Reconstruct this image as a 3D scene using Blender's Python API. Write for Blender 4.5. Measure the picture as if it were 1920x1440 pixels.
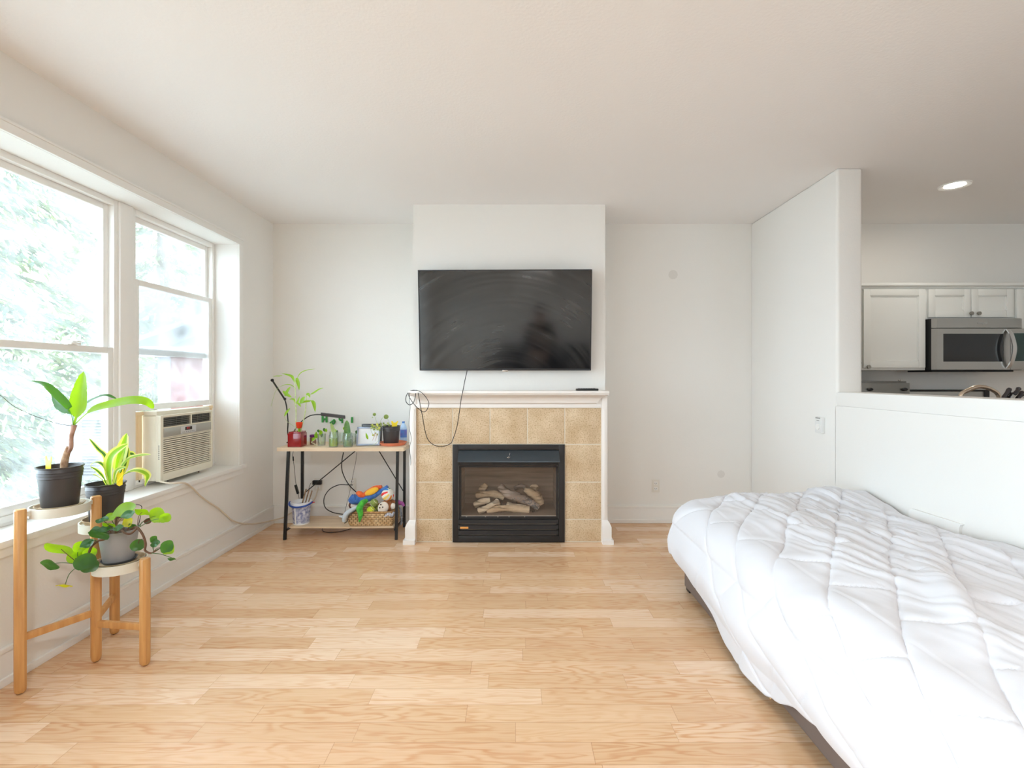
import bpy, bmesh, math, random
from mathutils import Vector, Matrix, noise
for _o in list(bpy.data.objects): bpy.data.objects.remove(_o)
scene = bpy.context.scene
COL = scene.collection
rnd = random.Random(7)
PI = math.pi

# ---------------------------------------------------------------- camera
F, CX, CY, CH = 925.0, 965.0, 708.0, 1.33      # focal length in pixels of a 1920 wide frame, vanishing point, lens height
cam = bpy.data.cameras.new('camera'); camo = bpy.data.objects.new('camera', cam); COL.objects.link(camo)
cam.sensor_width = 36; cam.lens = 36 * F / 1920
camo.location = (0, 0, CH); camo.rotation_euler = (PI / 2, 0, 0)
cam.shift_x = -(CX - 960) / 1920; cam.shift_y = -(720 - CY) / 1920
cam.clip_start = 0.05; cam.clip_end = 200
scene.camera = camo

# ---------------------------------------------------------------- world, exposure
world = bpy.data.worlds.new('sky'); scene.world = world; world.use_nodes = True
nt = world.node_tree; bg = nt.nodes['Background']
bg.inputs[0].default_value = (0.76, 0.90, 1.0, 1); bg.inputs[1].default_value = 5.3
scene.view_settings.view_transform = 'Standard'; scene.view_settings.look = 'None'
scene.view_settings.exposure = 1.3; scene.view_settings.gamma = 1.0
try: scene.view_settings.use_curve_mapping = False
except Exception: pass
scene.cycles.max_bounces = 14; scene.cycles.diffuse_bounces = 8; scene.cycles.transparent_max_bounces = 24
scene.cycles.sample_clamp_indirect = 6.0
scene.cycles.use_denoising = True

def area_light(name, loc, rot, sx, sy, power, color=(1, 1, 1), portal=False, shape='RECTANGLE', spread=PI):
    l = bpy.data.lights.new(name, 'AREA'); l.shape = shape; l.size = sx; l.size_y = sy
    l.energy = power; l.color = color; l.spread = spread
    if portal: l.cycles.is_portal = True
    o = bpy.data.objects.new(name, l); COL.objects.link(o); o.location = loc; o.rotation_euler = rot
    return o
# portals in the window openings only guide the sampling of the sky
area_light('window_portal', (-2.50, 2.22, 1.5), (0, -PI / 2, 0), 1.78, 3.45, 1, portal=True)
area_light('window_portal', (-2.50, -1.65, 1.21), (0, -PI / 2, 0), 2.15, 2.56, 1, portal=True)
area_light('window_portal', (4.15, -3.41, 1.55), (PI / 2, 0, 0), 1.0, 1.0, 1, portal=True)

# ---------------------------------------------------------------- helpers
def at(px, py, Y):
    return Vector(((px - CX) * Y / F, Y, CH - (py - CY) * Y / F))

def spline(pts, n=8):
    pts = [Vector(p) for p in pts]
    if len(pts) < 3:
        return [pts[0].lerp(pts[1], i / n) for i in range(n + 1)]
    out = []; P = [2 * pts[0] - pts[1]] + pts + [2 * pts[-1] - pts[-2]]
    for i in range(1, len(P) - 2):
        for k in range(n):
            t = k / n; a, b, c, d = P[i - 1], P[i], P[i + 1], P[i + 2]
            out.append(0.5 * ((2 * b) + (c - a) * t + (2 * a - 5 * b + 4 * c - d) * t * t + (3 * b - a - 3 * c + d) * t ** 3))
    out.append(pts[-1]); return out

def lerp_tab(tab, x):
    tab = sorted(tab)
    if x <= tab[0][0]: return tab[0][1]
    for (a, u), (b, v) in zip(tab, tab[1:]):
        if x <= b:
            t = (x - a) / (b - a); t = t * t * (3 - 2 * t) if False else t
            return u + (v - u) * t
    return tab[-1][1]

class MB:
    def __init__(s): s.v = []; s.f = []; s.m = []
    def add(s, vs, fs, mi=0):
        b = len(s.v); s.v += [Vector(v) for v in vs]
        for f in fs: s.f.append(tuple(i + b for i in f)); s.m.append(mi)
        return s
    def bm(s, bm, mi=0, M=None):
        bm.verts.ensure_lookup_table()
        if M is not None: bm.transform(M)
        s.add([v.co.copy() for v in bm.verts], [[v.index for v in f.verts] for f in bm.faces], mi); bm.free(); return s
    def box(s, x0, x1, y0, y1, z0, z1, mi=0, bev=0, seg=2, M=None):
        if x0 > x1: x0, x1 = x1, x0
        if y0 > y1: y0, y1 = y1, y0
        if z0 > z1: z0, z1 = z1, z0
        bm = bmesh.new(); bmesh.ops.create_cube(bm, size=1)
        bm.transform(Matrix.Translation(((x0 + x1) / 2, (y0 + y1) / 2, (z0 + z1) / 2)) @ Matrix.Diagonal((x1 - x0, y1 - y0, z1 - z0, 1)))
        if bev: bmesh.ops.bevel(bm, geom=bm.edges[:], offset=min(bev, .49 * min(x1 - x0, y1 - y0, z1 - z0)), segments=seg, profile=.6, affect='EDGES', clamp_overlap=True)
        bm.verts.index_update(); return s.bm(bm, mi, M)
    def obox(s, c, size, R, mi=0, bev=0):
        a, b, d = size[0] / 2, size[1] / 2, size[2] / 2
        return s.box(-a, a, -b, b, -d, d, mi, bev, M=Matrix.Translation(c) @ R.to_4x4())
    def bar(s, p, q, w, h, mi=0, bev=0, up=(0, 0, 1)):
        p, q = Vector(p), Vector(q); z = (q - p).normalized(); x = Vector(up).cross(z)
        if x.length < 1e-3: x = Vector((1, 0, 0))
        x.normalize(); y = z.cross(x); R = Matrix((x, y, z)).transposed()
        return s.obox((p + q) / 2, (w, h, (q - p).length), R, mi, bev)
    def loft(s, rings, mi=0, cap=True, closed=True):
        n = len(rings[0]); vs = [v for r in rings for v in r]; fs = []
        for i in range(len(rings) - 1):
            for j in range(n if closed else n - 1):
                k = (j + 1) % n; fs.append((i * n + j, i * n + k, (i + 1) * n + k, (i + 1) * n + j))
        if cap: fs.append(tuple(reversed(range(n)))); fs.append(tuple((len(rings) - 1) * n + j for j in range(n)))
        return s.add(vs, fs, mi)
    def tube(s, pts, r, n=8, mi=0, cap=True, jit=0, flat=1.0):
        pts = [Vector(p) for p in pts]; m = len(pts)
        rs = r if isinstance(r, (list, tuple)) else [r] * m
        if len(rs) != m:
            rs = [rs[min(int(i / (m - 1) * (len(rs) - 1)), len(rs) - 2)] * (1 - (i / (m - 1) * (len(rs) - 1) - min(int(i / (m - 1) * (len(rs) - 1)), len(rs) - 2))) + rs[min(int(i / (m - 1) * (len(rs) - 1)), len(rs) - 2) + 1] * (i / (m - 1) * (len(rs) - 1) - min(int(i / (m - 1) * (len(rs) - 1)), len(rs) - 2)) for i in range(m)]
        t = (pts[1] - pts[0]).normalized(); u = t.orthogonal().normalized(); rings = []
        for i in range(m):
            t2 = (pts[min(i + 1, m - 1)] - pts[max(i - 1, 0)])
            if t2.length < 1e-9: t2 = t
            t2 = t2.normalized(); u = (u - t2 * u.dot(t2))
            if u.length < 1e-6: u = t2.orthogonal()
            u.normalize(); w = t2.cross(u)
            rings.append([pts[i] + (u * math.cos(2 * PI * k / n) + w * math.sin(2 * PI * k / n) * flat) * rs[i] * (1 + jit * noise.noise((pts[i] * 25 + Vector((k * 1.7, 0, 0))))) for k in range(n)])
        return s.loft(rings, mi, cap)
    def cyl(s, p, q, r0, r1=None, n=20, mi=0):
        return s.tube([p, q], [r0, r0 if r1 is None else r1], n, mi)
    def lathe(s, c, prof, n=28, mi=0, close=False, sx=1, sy=1, rot=0):
        c = Vector(c); rings = [[c + Vector((r * sx * math.cos(2 * PI * k / n + rot), r * sy * math.sin(2 * PI * k / n + rot), z)) for k in range(n)] for r, z in prof]
        return s.loft(rings, mi, cap=close)
    def ball(s, c, r, n=14, mi=0, R=None, jit=0, fr=8):
        bm = bmesh.new(); bmesh.ops.create_uvsphere(bm, u_segments=n * 2, v_segments=n, radius=1)
        r = r if isinstance(r, (list, tuple)) else (r, r, r)
        for v in bm.verts: v.co *= 1 + jit * noise.noise(v.co * fr * .3 + Vector(c) * 9)
        M = Matrix.Translation(c) @ (R.to_4x4() if R else Matrix.Identity(4)) @ Matrix.Diagonal((*r, 1))
        bm.verts.index_update(); return s.bm(bm, mi, M)
    def prism(s, poly, axis, lo, hi, mi=0):
        def mk(a, b, h): return {'x': (h, a, b), 'y': (a, h, b), 'z': (a, b, h)}[axis]
        n = len(poly); return s.add([mk(a, b, lo) for a, b in poly] + [mk(a, b, hi) for a, b in poly],
            [tuple(range(n)), tuple(reversed(range(n, 2 * n)))] + [(i, n + i, n + (i + 1) % n, (i + 1) % n) for i in range(n)], mi)
    def leaf(s, mid, w, up=(0, 0, 1), fold=.25, prof=None, mi=0, edge=None, cross=4, thick=0.0008):
        mid = [Vector(p) for p in mid]; m = len(mid); up = Vector(up); vs = []; C = cross
        prof = prof or (lambda t: math.sin(PI * min(1, t ** .8)) ** .8 if 0 < t < 1 else 0)
        last = None
        for i, p in enumerate(mid):
            t = (mid[min(i + 1, m - 1)] - mid[max(i - 1, 0)]).normalized(); x = t.cross(up)
            if x.length < .1: x = last or t.orthogonal()
            x.normalize(); last = x; nrm = x.cross(t).normalized(); ww = w * max(prof(i / (m - 1)), .03)
            for j in range(C + 1):
                a = (j / C - .5) * 2
                vs.append(p + x * a * ww / 2 + nrm * (abs(a) * fold * ww / 2))
        fs = []; ms = []
        for i in range(m - 1):
            for j in range(C):
                a = i * (C + 1) + j; fs.append((a, a + 1, a + C + 2, a + C + 1)); ms.append(edge if (edge is not None and j in (0, C - 1)) else mi)
        b = len(s.v); s.v += vs
        for f, q in zip(fs, ms): s.f.append(tuple(i + b for i in f)); s.m.append(q)
        return s
    def build(s, name, mats, parent=None, angle=38, origin=None, smooth=True, solid=0, recalc=False):
        mats = mats if isinstance(mats, (list, tuple)) else [mats]
        me = bpy.data.meshes.new(name); o = bpy.data.objects.new(name, me); COL.objects.link(o)
        if parent is not None:
            o.parent = parent; off = wloc(parent)
        else:
            if origin is None:
                xs = [v.x for v in s.v]; ys = [v.y for v in s.v]; zs = [v.z for v in s.v]
                origin = ((min(xs) + max(xs)) / 2, (min(ys) + max(ys)) / 2, min(zs))
            off = Vector(origin); o.location = off
        me.from_pydata([tuple(v - off) for v in s.v], [], s.f)
        for m in mats: me.materials.append(m)
        me.polygons.foreach_set('material_index', s.m)
        if recalc:
            b = bmesh.new(); b.from_mesh(me); bmesh.ops.recalc_face_normals(b, faces=b.faces[:]); b.to_mesh(me); b.free()
        me.polygons.foreach_set('use_smooth', [smooth] * len(me.polygons)); me.update()
        if smooth: me.set_sharp_from_angle(angle=math.radians(angle))
        if solid:
            md = o.modifiers.new('thickness', 'SOLIDIFY'); md.thickness = solid; md.offset = 0
        return o

def wloc(o):
    p = Vector(o.location)
    while o.parent: o = o.parent; p = p + Vector(o.location)
    return p
def tag(o, label=None, cat=None, group=None, kind=None):
    for k, v in (('label', label), ('category', cat), ('group', group), ('kind', kind)):
        if v: o[k] = v
    return o
def thing(name, label, cat, loc, group=None):
    o = bpy.data.objects.new(name, None); o.empty_display_size = .05; COL.objects.link(o); o.location = loc
    return tag(o, label, cat, group)
def struct(mb, name, m, parent=None, **k):
    o = mb.build(name, m, parent, **k)
    if parent is None: o['kind'] = 'structure'
    return o

# ---------------------------------------------------------------- materials
def srgb(c):
    return tuple(((x / 255) / 12.92 if x / 255 <= .04045 else ((x / 255 + .055) / 1.055) ** 2.4) for x in c)
def mat(name, c, rough=.5, metal=0, bump=0, bscale=200, var=0, vscale=6, spec=.5, trans=0, coat=0, stretch=None, alpha=1, emis=0, c2=None, sheen=0):
    m = bpy.data.materials.new(name); m.use_nodes = True; n = m.node_tree.nodes; L = m.node_tree.links; b = n['Principled BSDF']
    col = srgb(c) + (1,)
    b.inputs['Base Color'].default_value = col; b.inputs['Roughness'].default_value = rough; b.inputs['Metallic'].default_value = metal
    b.inputs['Specular IOR Level'].default_value = spec; b.inputs['Transmission Weight'].default_value = trans
    b.inputs['Coat Weight'].default_value = coat; b.inputs['Alpha'].default_value = alpha; b.inputs['Sheen Weight'].default_value = sheen
    if emis: b.inputs['Emission Color'].default_value = col; b.inputs['Emission Strength'].default_value = emis
    tc = n.new('ShaderNodeTexCoord'); mp = n.new('ShaderNodeMapping'); L.new(tc.outputs['Object'], mp.inputs[0])
    if stretch: mp.inputs['Scale'].default_value = stretch
    if var or c2:
        t = n.new('ShaderNodeTexNoise'); t.inputs['Scale'].default_value = vscale; t.inputs['Detail'].default_value = 5; L.new(mp.outputs[0], t.inputs[0])
        r = n.new('ShaderNodeValToRGB'); r.color_ramp.elements[0].position = .32; r.color_ramp.elements[1].position = .68
        a = srgb(c2) if c2 else tuple(x * (1 - var) for x in col[:3]); r.color_ramp.elements[0].color = a + (1,); r.color_ramp.elements[1].color = col
        L.new(t.outputs[0], r.inputs[0]); L.new(r.outputs[0], b.inputs['Base Color'])
    if bump:
        t = n.new('ShaderNodeTexNoise'); t.inputs['Scale'].default_value = bscale; t.inputs['Detail'].default_value = 3; L.new(mp.outputs[0], t.inputs[0])
        bp = n.new('ShaderNodeBump'); bp.inputs['Strength'].default_value = bump; bp.inputs['Distance'].default_value = .002
        L.new(t.outputs[0], bp.inputs['Height']); L.new(bp.outputs[0], b.inputs['Normal'])
    return m
def leafmat(name, c, c2=None, tr=.45, rough=.4, vscale=14):
    m = mat(name, c, rough, var=.25, vscale=vscale, c2=c2); n = m.node_tree.nodes; L = m.node_tree.links
    out = n['Material Output']; b = n['Principled BSDF']; t = n.new('ShaderNodeBsdfTranslucent'); mx = n.new('ShaderNodeMixShader')
    t.inputs[0].default_value = srgb((min(255, c[0] * 1.35 + 25), min(255, c[1] * 1.25 + 25), c[2] * .6)) + (1,)
    mx.inputs[0].default_value = tr; L.new(b.outputs[0], mx.inputs[1]); L.new(t.outputs[0], mx.inputs[2]); L.new(mx.outputs[0], out.inputs[0]); return m
def glassmat(name, tint=(1, 1, 1), haze=0.0, hazec=(1, 1, 1), gloss=.08, rough=.02, hazescale=0):
    """thin pane: lets light straight through, reflects a little, scatters a little in a haze of dirt and washed-out glare"""
    m = bpy.data.materials.new(name); m.use_nodes = True; n = m.node_tree.nodes; L = m.node_tree.links; n.remove(n['Principled BSDF']); out = n['Material Output']
    t = n.new('ShaderNodeBsdfTransparent'); t.inputs[0].default_value = tuple(tint) + (1,)
    g = n.new('ShaderNodeBsdfGlossy'); g.inputs['Roughness'].default_value = rough
    lw = n.new('ShaderNodeLayerWeight'); lw.inputs[0].default_value = .25
    mu = n.new('ShaderNodeMath'); mu.operation = 'MULTIPLY_ADD'; mu.inputs[1].default_value = .5; mu.inputs[2].default_value = gloss; L.new(lw.outputs['Fresnel'], mu.inputs[0])
    mx = n.new('ShaderNodeMixShader'); L.new(mu.outputs[0], mx.inputs[0]); L.new(t.outputs[0], mx.inputs[1]); L.new(g.outputs[0], mx.inputs[2])
    if haze:
        d = n.new('ShaderNodeBsdfTranslucent'); d.inputs[0].default_value = tuple(hazec) + (1,)
        d2 = n.new('ShaderNodeBsdfDiffuse'); d2.inputs[0].default_value = tuple(hazec) + (1,)
        dm = n.new('ShaderNodeMixShader'); dm.inputs[0].default_value = .35; L.new(d.outputs[0], dm.inputs[1]); L.new(d2.outputs[0], dm.inputs[2])
        mx2 = n.new('ShaderNodeMixShader'); L.new(mx.outputs[0], mx2.inputs[1]); L.new(dm.outputs[0], mx2.inputs[2])
        if hazescale:
            tc = n.new('ShaderNodeTexCoord'); t2 = n.new('ShaderNodeTexNoise'); t2.inputs['Scale'].default_value = hazescale; t2.inputs['Detail'].default_value = 4
            L.new(tc.outputs['Object'], t2.inputs[0]); mr = n.new('ShaderNodeMapRange'); mr.inputs['From Min'].default_value = .3; mr.inputs['From Max'].default_value = .7
            mr.inputs['To Min'].default_value = haze * .3; mr.inputs['To Max'].default_value = haze * 1.6; L.new(t2.outputs[0], mr.inputs[0]); L.new(mr.outputs[0], mx2.inputs[0])
        else: mx2.inputs[0].default_value = haze
        L.new(mx2.outputs[0], out.inputs[0])
    else: L.new(mx.outputs[0], out.inputs[0])
    return m

def floor_mat():
    m = mat('laminate_floor', (225, 188, 150), .3, spec=.5); n = m.node_tree.nodes; L = m.node_tree.links; b = n['Principled BSDF']
    def math_(op, a, c=None, d=None):
        x = n.new('ShaderNodeMath'); x.operation = op
        for i, q in enumerate((a, c, d)):
            if q is None: continue
            if isinstance(q, (int, float)): x.inputs[i].default_value = q
            else: L.new(q, x.inputs[i])
        return x.outputs[0]
    geo = n.new('ShaderNodeNewGeometry'); sp = n.new('ShaderNodeSeparateXYZ'); L.new(geo.outputs['Position'], sp.inputs[0]); X, Y = sp.outputs[0], sp.outputs[1]
    yr = math_('DIVIDE', math_('ADD', Y, 10), .1035); row = math_('FLOOR', yr)
    def white(*ins):
        c = n.new('ShaderNodeCombineXYZ')
        for i, q in enumerate(ins): L.new(q, c.inputs[i])
        w = n.new('ShaderNodeTexWhiteNoise'); w.noise_dimensions = '3D'; L.new(c.outputs[0], w.inputs[0]); return w
    wr = white(row); ln = math_('MULTIPLY_ADD', wr.outputs[0], .45, .52)
    wr2 = white(row, row); xs = math_('DIVIDE', math_('ADD', math_('ADD', X, 20), math_('MULTIPLY', wr2.outputs[0], 3)), ln); idx = math_('FLOOR', xs)
    pl = white(row, idx); pv = pl.outputs[0]
    cr = n.new('ShaderNodeValToRGB'); e = cr.color_ramp.elements
    e[0].position = 0; e[0].color = srgb((228, 194, 160)) + (1,); e[1].position = 1; e[1].color = srgb((241, 216, 188)) + (1,)
    for p, c in ((.25, (220, 184, 146)), (.6, (228, 195, 158))):
        q = e.new(p); q.color = srgb(c) + (1,)
    L.new(pv, cr.inputs[0])
    # grain: two stretched noises, offset for each strip
    off = math_('MULTIPLY', pv, 37)
    cb = n.new('ShaderNodeCombineXYZ'); L.new(math_('MULTIPLY', X, 1.6), cb.inputs[0]); L.new(math_('MULTIPLY', Y, 11), cb.inputs[1]); L.new(off, cb.inputs[2])
    g1 = n.new('ShaderNodeTexNoise'); g1.inputs['Scale'].default_value = 1.0; g1.inputs['Detail'].default_value = 3; L.new(cb.outputs[0], g1.inputs[0])
    rings = math_('SINE', math_('MULTIPLY', g1.outputs[0], 75)); rings = math_('MULTIPLY_ADD', rings, .5, .5)
    rings = math_('POWER', rings, 2.2)
    mask = n.new('ShaderNodeTexNoise'); mask.inputs['Scale'].default_value = .7; L.new(cb.outputs[0], mask.inputs[0])
    rm = math_('MULTIPLY', rings, math_('MULTIPLY_ADD', mask.outputs[0], 1.5, -.35))
    cb2 = n.new('ShaderNodeCombineXYZ'); L.new(math_('MULTIPLY', X, 5), cb2.inputs[0]); L.new(math_('MULTIPLY', Y, 160), cb2.inputs[1]); L.new(off, cb2.inputs[2])
    g2 = n.new('ShaderNodeTexNoise'); g2.inputs['Scale'].default_value = 1.0; g2.inputs['Detail'].default_value = 4; L.new(cb2.outputs[0], g2.inputs[0])
    gr = math_('ADD', math_('MULTIPLY', rm, .75), math_('MULTIPLY', g2.outputs[0], .55)); gr = math_('SUBTRACT', gr, .12)
    mx = n.new('ShaderNodeMix'); mx.data_type = 'RGBA'; mx.blend_type = 'MULTIPLY'; mx.clamp_factor = True
    L.new(gr, mx.inputs[0]); L.new(cr.outputs[0], mx.inputs[6]); mx.inputs[7].default_value = srgb((220, 178, 138)) + (1,)
    # joints: fine dark lines
    fy = math_('FRACT', yr); ey = math_('LESS_THAN', math_('MINIMUM', fy, math_('SUBTRACT', 1, fy)), .010)
    fx = math_('FRACT', xs); ex = math_('LESS_THAN', math_('MINIMUM', fx, math_('SUBTRACT', 1, fx)), .0012)
    jt = math_('MULTIPLY', math_('MAXIMUM', ey, ex), .45)
    mx2 = n.new('ShaderNodeMix'); mx2.data_type = 'RGBA'; mx2.blend_type = 'MULTIPLY'; L.new(jt, mx2.inputs[0]); L.new(mx.outputs[2], mx2.inputs[6]); mx2.inputs[7].default_value = srgb((170, 128, 92)) + (1,)
    L.new(mx2.outputs[2], b.inputs['Base Color'])
    b.inputs['Roughness'].default_value = .27
    return m

M = {}
M['wall'] = mat('wall_paint', (233, 231, 227), .75, bump=.25, bscale=90, spec=.25)
M['ceil'] = mat('ceiling_paint', (238, 236, 235), .85, bump=.5, bscale=70, spec=.2)
M['trim'] = mat('white_trim', (238, 237, 234), .35)
M['floor'] = floor_mat()
M['vinyl'] = mat('white_vinyl', (240, 239, 236), .35)
M['black'] = mat('black_metal', (22, 22, 23), .42)
M['blackp'] = mat('black_plastic', (18, 18, 19), .35)
M['steel'] = mat('stainless_steel', (176, 174, 170), .28, 1, bump=.05, bscale=60, stretch=(1, 1, 40))
M['chrome'] = mat('chrome', (220, 220, 220), .12, 1)
M['glass'] = glassmat('window_glass', (.94, .96, .97), .085, (1, 1, 1), .04, hazescale=5)  # white haze also whitens the outdoor view like overexposed glare
M['clear'] = glassmat('clear_glass', (.93, .97, .95), .05, (1, 1, 1), .08)

# ================================================================ ROOM SHELL
XL, XR, YB, H = -2.216, 2.17, 4.525, 2.74
XK, YF = 5.3, -3.3                    # far kitchen side wall, wall behind the camera
mb = MB().box(XL - .25, XK + .1, YF - .1, YB + .1, -.12, 0); struct(mb, 'floor', M['floor'])
mb = MB().box(XL - .25, XK + .1, YF - .1, YB + .1, H, H + .12); struct(mb, 'ceiling', M['ceil'])
# left wall with two openings
OY0, OY1, OZ0, OZ1 = .47, 3.95, .60, 2.397
mb = MB(); X0 = XL - .25
PY0, PY1, PZ0, PZ1 = -2.95, -.35, .12, 2.3
mb.box(X0, XL, OY1, YB, 0, H); mb.box(X0, XL, OY0, OY1, 0, OZ0); mb.box(X0, XL, OY0, OY1, OZ1, H)
mb.box(X0, XL, PY1, OY0, 0, H); mb.box(X0, XL, PY0, PY1, 0, PZ0); mb.box(X0, XL, PY0, PY1, PZ1, H); mb.box(X0, XL, YF, PY0, 0, H)
struct(mb, 'wall_left', M['wall'])
mb = MB().box(XL - .25, XK, YB, YB + .12, 0, H); struct(mb, 'wall_back', M['wall'])
mb = MB()
mb.box(-2.4, 3.6, YF - .12, YF, 0, H); mb.box(3.6, 4.7, YF - .12, YF, 2.1, H); mb.box(3.6, 4.7, YF - .12, YF, 0, 1.0); mb.box(4.7, XK, YF - .12, YF, 0, H)
struct(mb, 'wall_front', M['wall'])
mb = MB().box(XK, XK + .12, YF, YB, 0, H); struct(mb, 'wall_kitchen', M['wall'])
# right wall: full height stub then half wall toward the camera
SY = 3.319; XW = 2.34
mb = MB().box(XR, XW, SY, YB, 0, H, bev=.018, seg=3); mb.box(XR, XW, -1.4, SY + .02, 0, 1.14)
struct(mb, 'wall_right', M['wall'])
mb = MB().box(XR - .004, XW + .012, -1.42, SY, 1.14, 1.233, bev=.006); struct(mb, 'trim_1', M['trim'])
# chimney breast, hollow behind the firebox
BX0, BX1, BY = -.8275, .738, 4.02
FX0, FX1, FZ1 = -.455, .355, .74
mb = MB().box(BX0, FX0, BY, YB, 0, H).box(FX1, BX1, BY, YB, 0, H).box(FX0, FX1, BY, YB, FZ1, H); struct(mb, 'wall_chimney', M['wall'])

def baseboard(name, x0, x1, y0, y1, side):
    # side: direction in which the board stands out from the wall
    mb = MB()
    for z0, z1, t in ((0, .034, .024), (0, .142, .012), (.142, .162, .02)):
        if side == '+x': mb.box(x0, x0 + t, y0, y1, z0, z1, bev=.003)
        if side == '-x': mb.box(x0 - t, x0, y0, y1, z0, z1, bev=.003)
        if side == '-y': mb.box(x0, x1, y0 - t, y0, z0, z1, bev=.003)
    return struct(mb, name, M['trim'])
baseboard('baseboard_left', XL, 0, YF, YB, '+x')
baseboard('baseboard_back_left', XL, BX0, YB, 0, '-y')
baseboard('baseboard_back_right', BX1, XR, YB, 0, '-y')
baseboard('baseboard_right', XR, 0, -1.4, YB, '-x')

# ---------------------------------------------------------------- windows
WX = -2.40                                # inner face of the frames
def window(name, y0, y1, z0, z1, rail_z, raised=None, haze=M['glass']):
    w = bpy.data.objects.new(name, None); COL.objects.link(w); w.location = (WX, (y0 + y1) / 2, z0); w['kind'] = 'structure'
    mb = MB(); t = .032; d0, d1 = WX - .075, WX
    mb.box(d0, d1, y0, y0 + t, z0, z1, bev=.004).box(d0, d1, y1 - t, y1, z0, z1, bev=.004)
    mb.box(d0, d1, y0 + t, y1 - t, z1 - t, z1, bev=.004).box(d0, d1, y0 + t, y1 - t, z0, z0 + t, bev=.004)
    mb.build('window_frame', M['vinyl'], w)
    def sash(x0, x1, a, b, nm, st=.036):
        q = MB(); q.box(x0, x1, y0 + t, y0 + t + st, a, b, bev=.004).box(x0, x1, y1 - t - st, y1 - t, a, b, bev=.004)
        q.box(x0, x1, y0 + t + st, y1 - t - st, a, a + .042, bev=.004).box(x0, x1, y0 + t + st, y1 - t - st, b - .036, b, bev=.004)
        s = q.build(nm, M['vinyl'], w)
        MB().box((x0 + x1) / 2 - .002, (x0 + x1) / 2 + .002, y0 + t + st - .004, y1 - t - st + .004, a + .038, b - .032).build('window_pane', haze, s)
        return s
    sash(WX - .062, WX - .036, rail_z - .02, z1 - t, 'upper_sash')
    a = z0 + t if raised is None else raised; h = rail_z + .02 - (z0 + t)
    b = a + h
    s = sash(WX - .032, WX - .006, a, b, 'lower_sash')
    if raised is None:
        yc = (y0 + y1) / 2
        for yy in ((y1 - .30,) if y1 - y0 > 1.2 else (yc,)):
            q = MB().box(WX - .03, WX + .012, yy - .03, yy + .03, b, b + .012, bev=.003).cyl((WX - .01, yy, b + .01), (WX - .01, yy, b + .022), .012)
            q.box(WX - .015, WX + .004, yy - .002, yy + .045, b + .014, b + .022, bev=.003); q.build('sash_lock', M['vinyl'], s)
    return w
MU = (2.988, 3.094)
window('window_1', 1.36, MU[0], .645, OZ1, 1.49)
window('window_2', MU[1], OY1, .645, OZ1, 1.50, raised=1.115)
window('window_3', OY0, 1.25, .645, OZ1, 1.49)
window('window_fill', PY0, PY1, PZ0, PZ1, 1.2)  # unseen rear opening, added and enlarged to let in fill light
mb = MB().box(WX - .08, WX + .012, MU[0], MU[1], .628, OZ1, bev=.006).box(WX - .08, WX + .012, 1.25, 1.36, .628, OZ1, bev=.006)
struct(mb, 'trim_2', M['vinyl'])
# casing, stool and apron
mb = MB(); cw = .055
for a, b, z0, z1 in ((OY1, OY1 + cw, OZ0 - .02, OZ1 + cw), (OY0 - cw, OY0, OZ0 - .02, OZ1 + cw)):
    mb.box(XL, XL + .014, a, b, z0, z1, bev=.004)
mb.box(XL, XL + .0145, OY0 - cw, OY1 + cw, OZ1, OZ1 + cw, bev=.004); mb.box(XL, XL + .02, OY0 - cw, OY1 + cw, OZ1 + cw - .014, OZ1 + cw, bev=.004)
struct(mb, 'trim_3', M['trim'])
mb = MB().box(WX - .085, XL + .03, OY0, OY1, .5985, .628, bev=.003)
for a, b in ((OY0 - cw - .02, OY0 + .001), (OY1 - .001, OY1 + cw + .02)): mb.box(XL, XL + .03, a, b, .5985, .628, bev=.003)
mb.box(XL, XL + .015, OY0 - cw, OY1 + cw, .555, .5985)
mb.box(WX - .08, WX - .006, OY0, OY1, .6285, .646, bev=.003)
struct(mb, 'trim_4', M['trim'])
# kitchen window behind the camera
d = bpy.data.objects.new('window_5', None); COL.objects.link(d); d.location = (4.15, YF - .05, 1.0); d['kind'] = 'structure'
mb = MB()
for x in (3.6, 4.12, 4.64): mb.box(x, x + .06, YF - .08, YF - .03, 1.0, 2.1, bev=.004)
mb.box(3.66, 4.64, YF - .08, YF - .03, 1.0, 1.06); mb.box(3.66, 4.64, YF - .08, YF - .03, 2.04, 2.1); mb.build('window_frame', M['vinyl'], d)
MB().box(3.66, 4.12, YF - .057, YF - .053, 1.06, 2.04).box(4.18, 4.64, YF - .057, YF - .053, 1.06, 2.04).build('window_pane', M['glass'], d)
# ================================================================ FIREPLACE
def tile_mat():
    m = mat('stone_tile', (222, 201, 170), .42, c2=(200, 174, 138), vscale=7); n = m.node_tree.nodes; L = m.node_tree.links; b = n['Principled BSDF']
    ramp = [x for x in n if x.type == 'VALTORGB'][0]; tc = [x for x in n if x.type == 'TEX_COORD'][0]
    t = n.new('ShaderNodeTexNoise'); t.inputs['Scale'].default_value = 95; t.inputs['Detail'].default_value = 5; t.inputs['Roughness'].default_value = .7; L.new(tc.outputs['Object'], t.inputs[0])
    r = n.new('ShaderNodeValToRGB'); r.color_ramp.elements[0].position = .36; r.color_ramp.elements[1].position = .5
    r.color_ramp.elements[0].color = srgb((184, 158, 120)) + (1,); r.color_ramp.elements[1].color = (1, 1, 1, 1); L.new(t.outputs[0], r.inputs[0])
    mx = n.new('ShaderNodeMix'); mx.data_type = 'RGBA'; mx.blend_type = 'MULTIPLY'; mx.inputs[0].default_value = .75; L.new(ramp.outputs[0], mx.inputs[6]); L.new(r.outputs[0], mx.inputs[7])
    L.new(mx.outputs[2], b.inputs['Base Color']); return m
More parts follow.
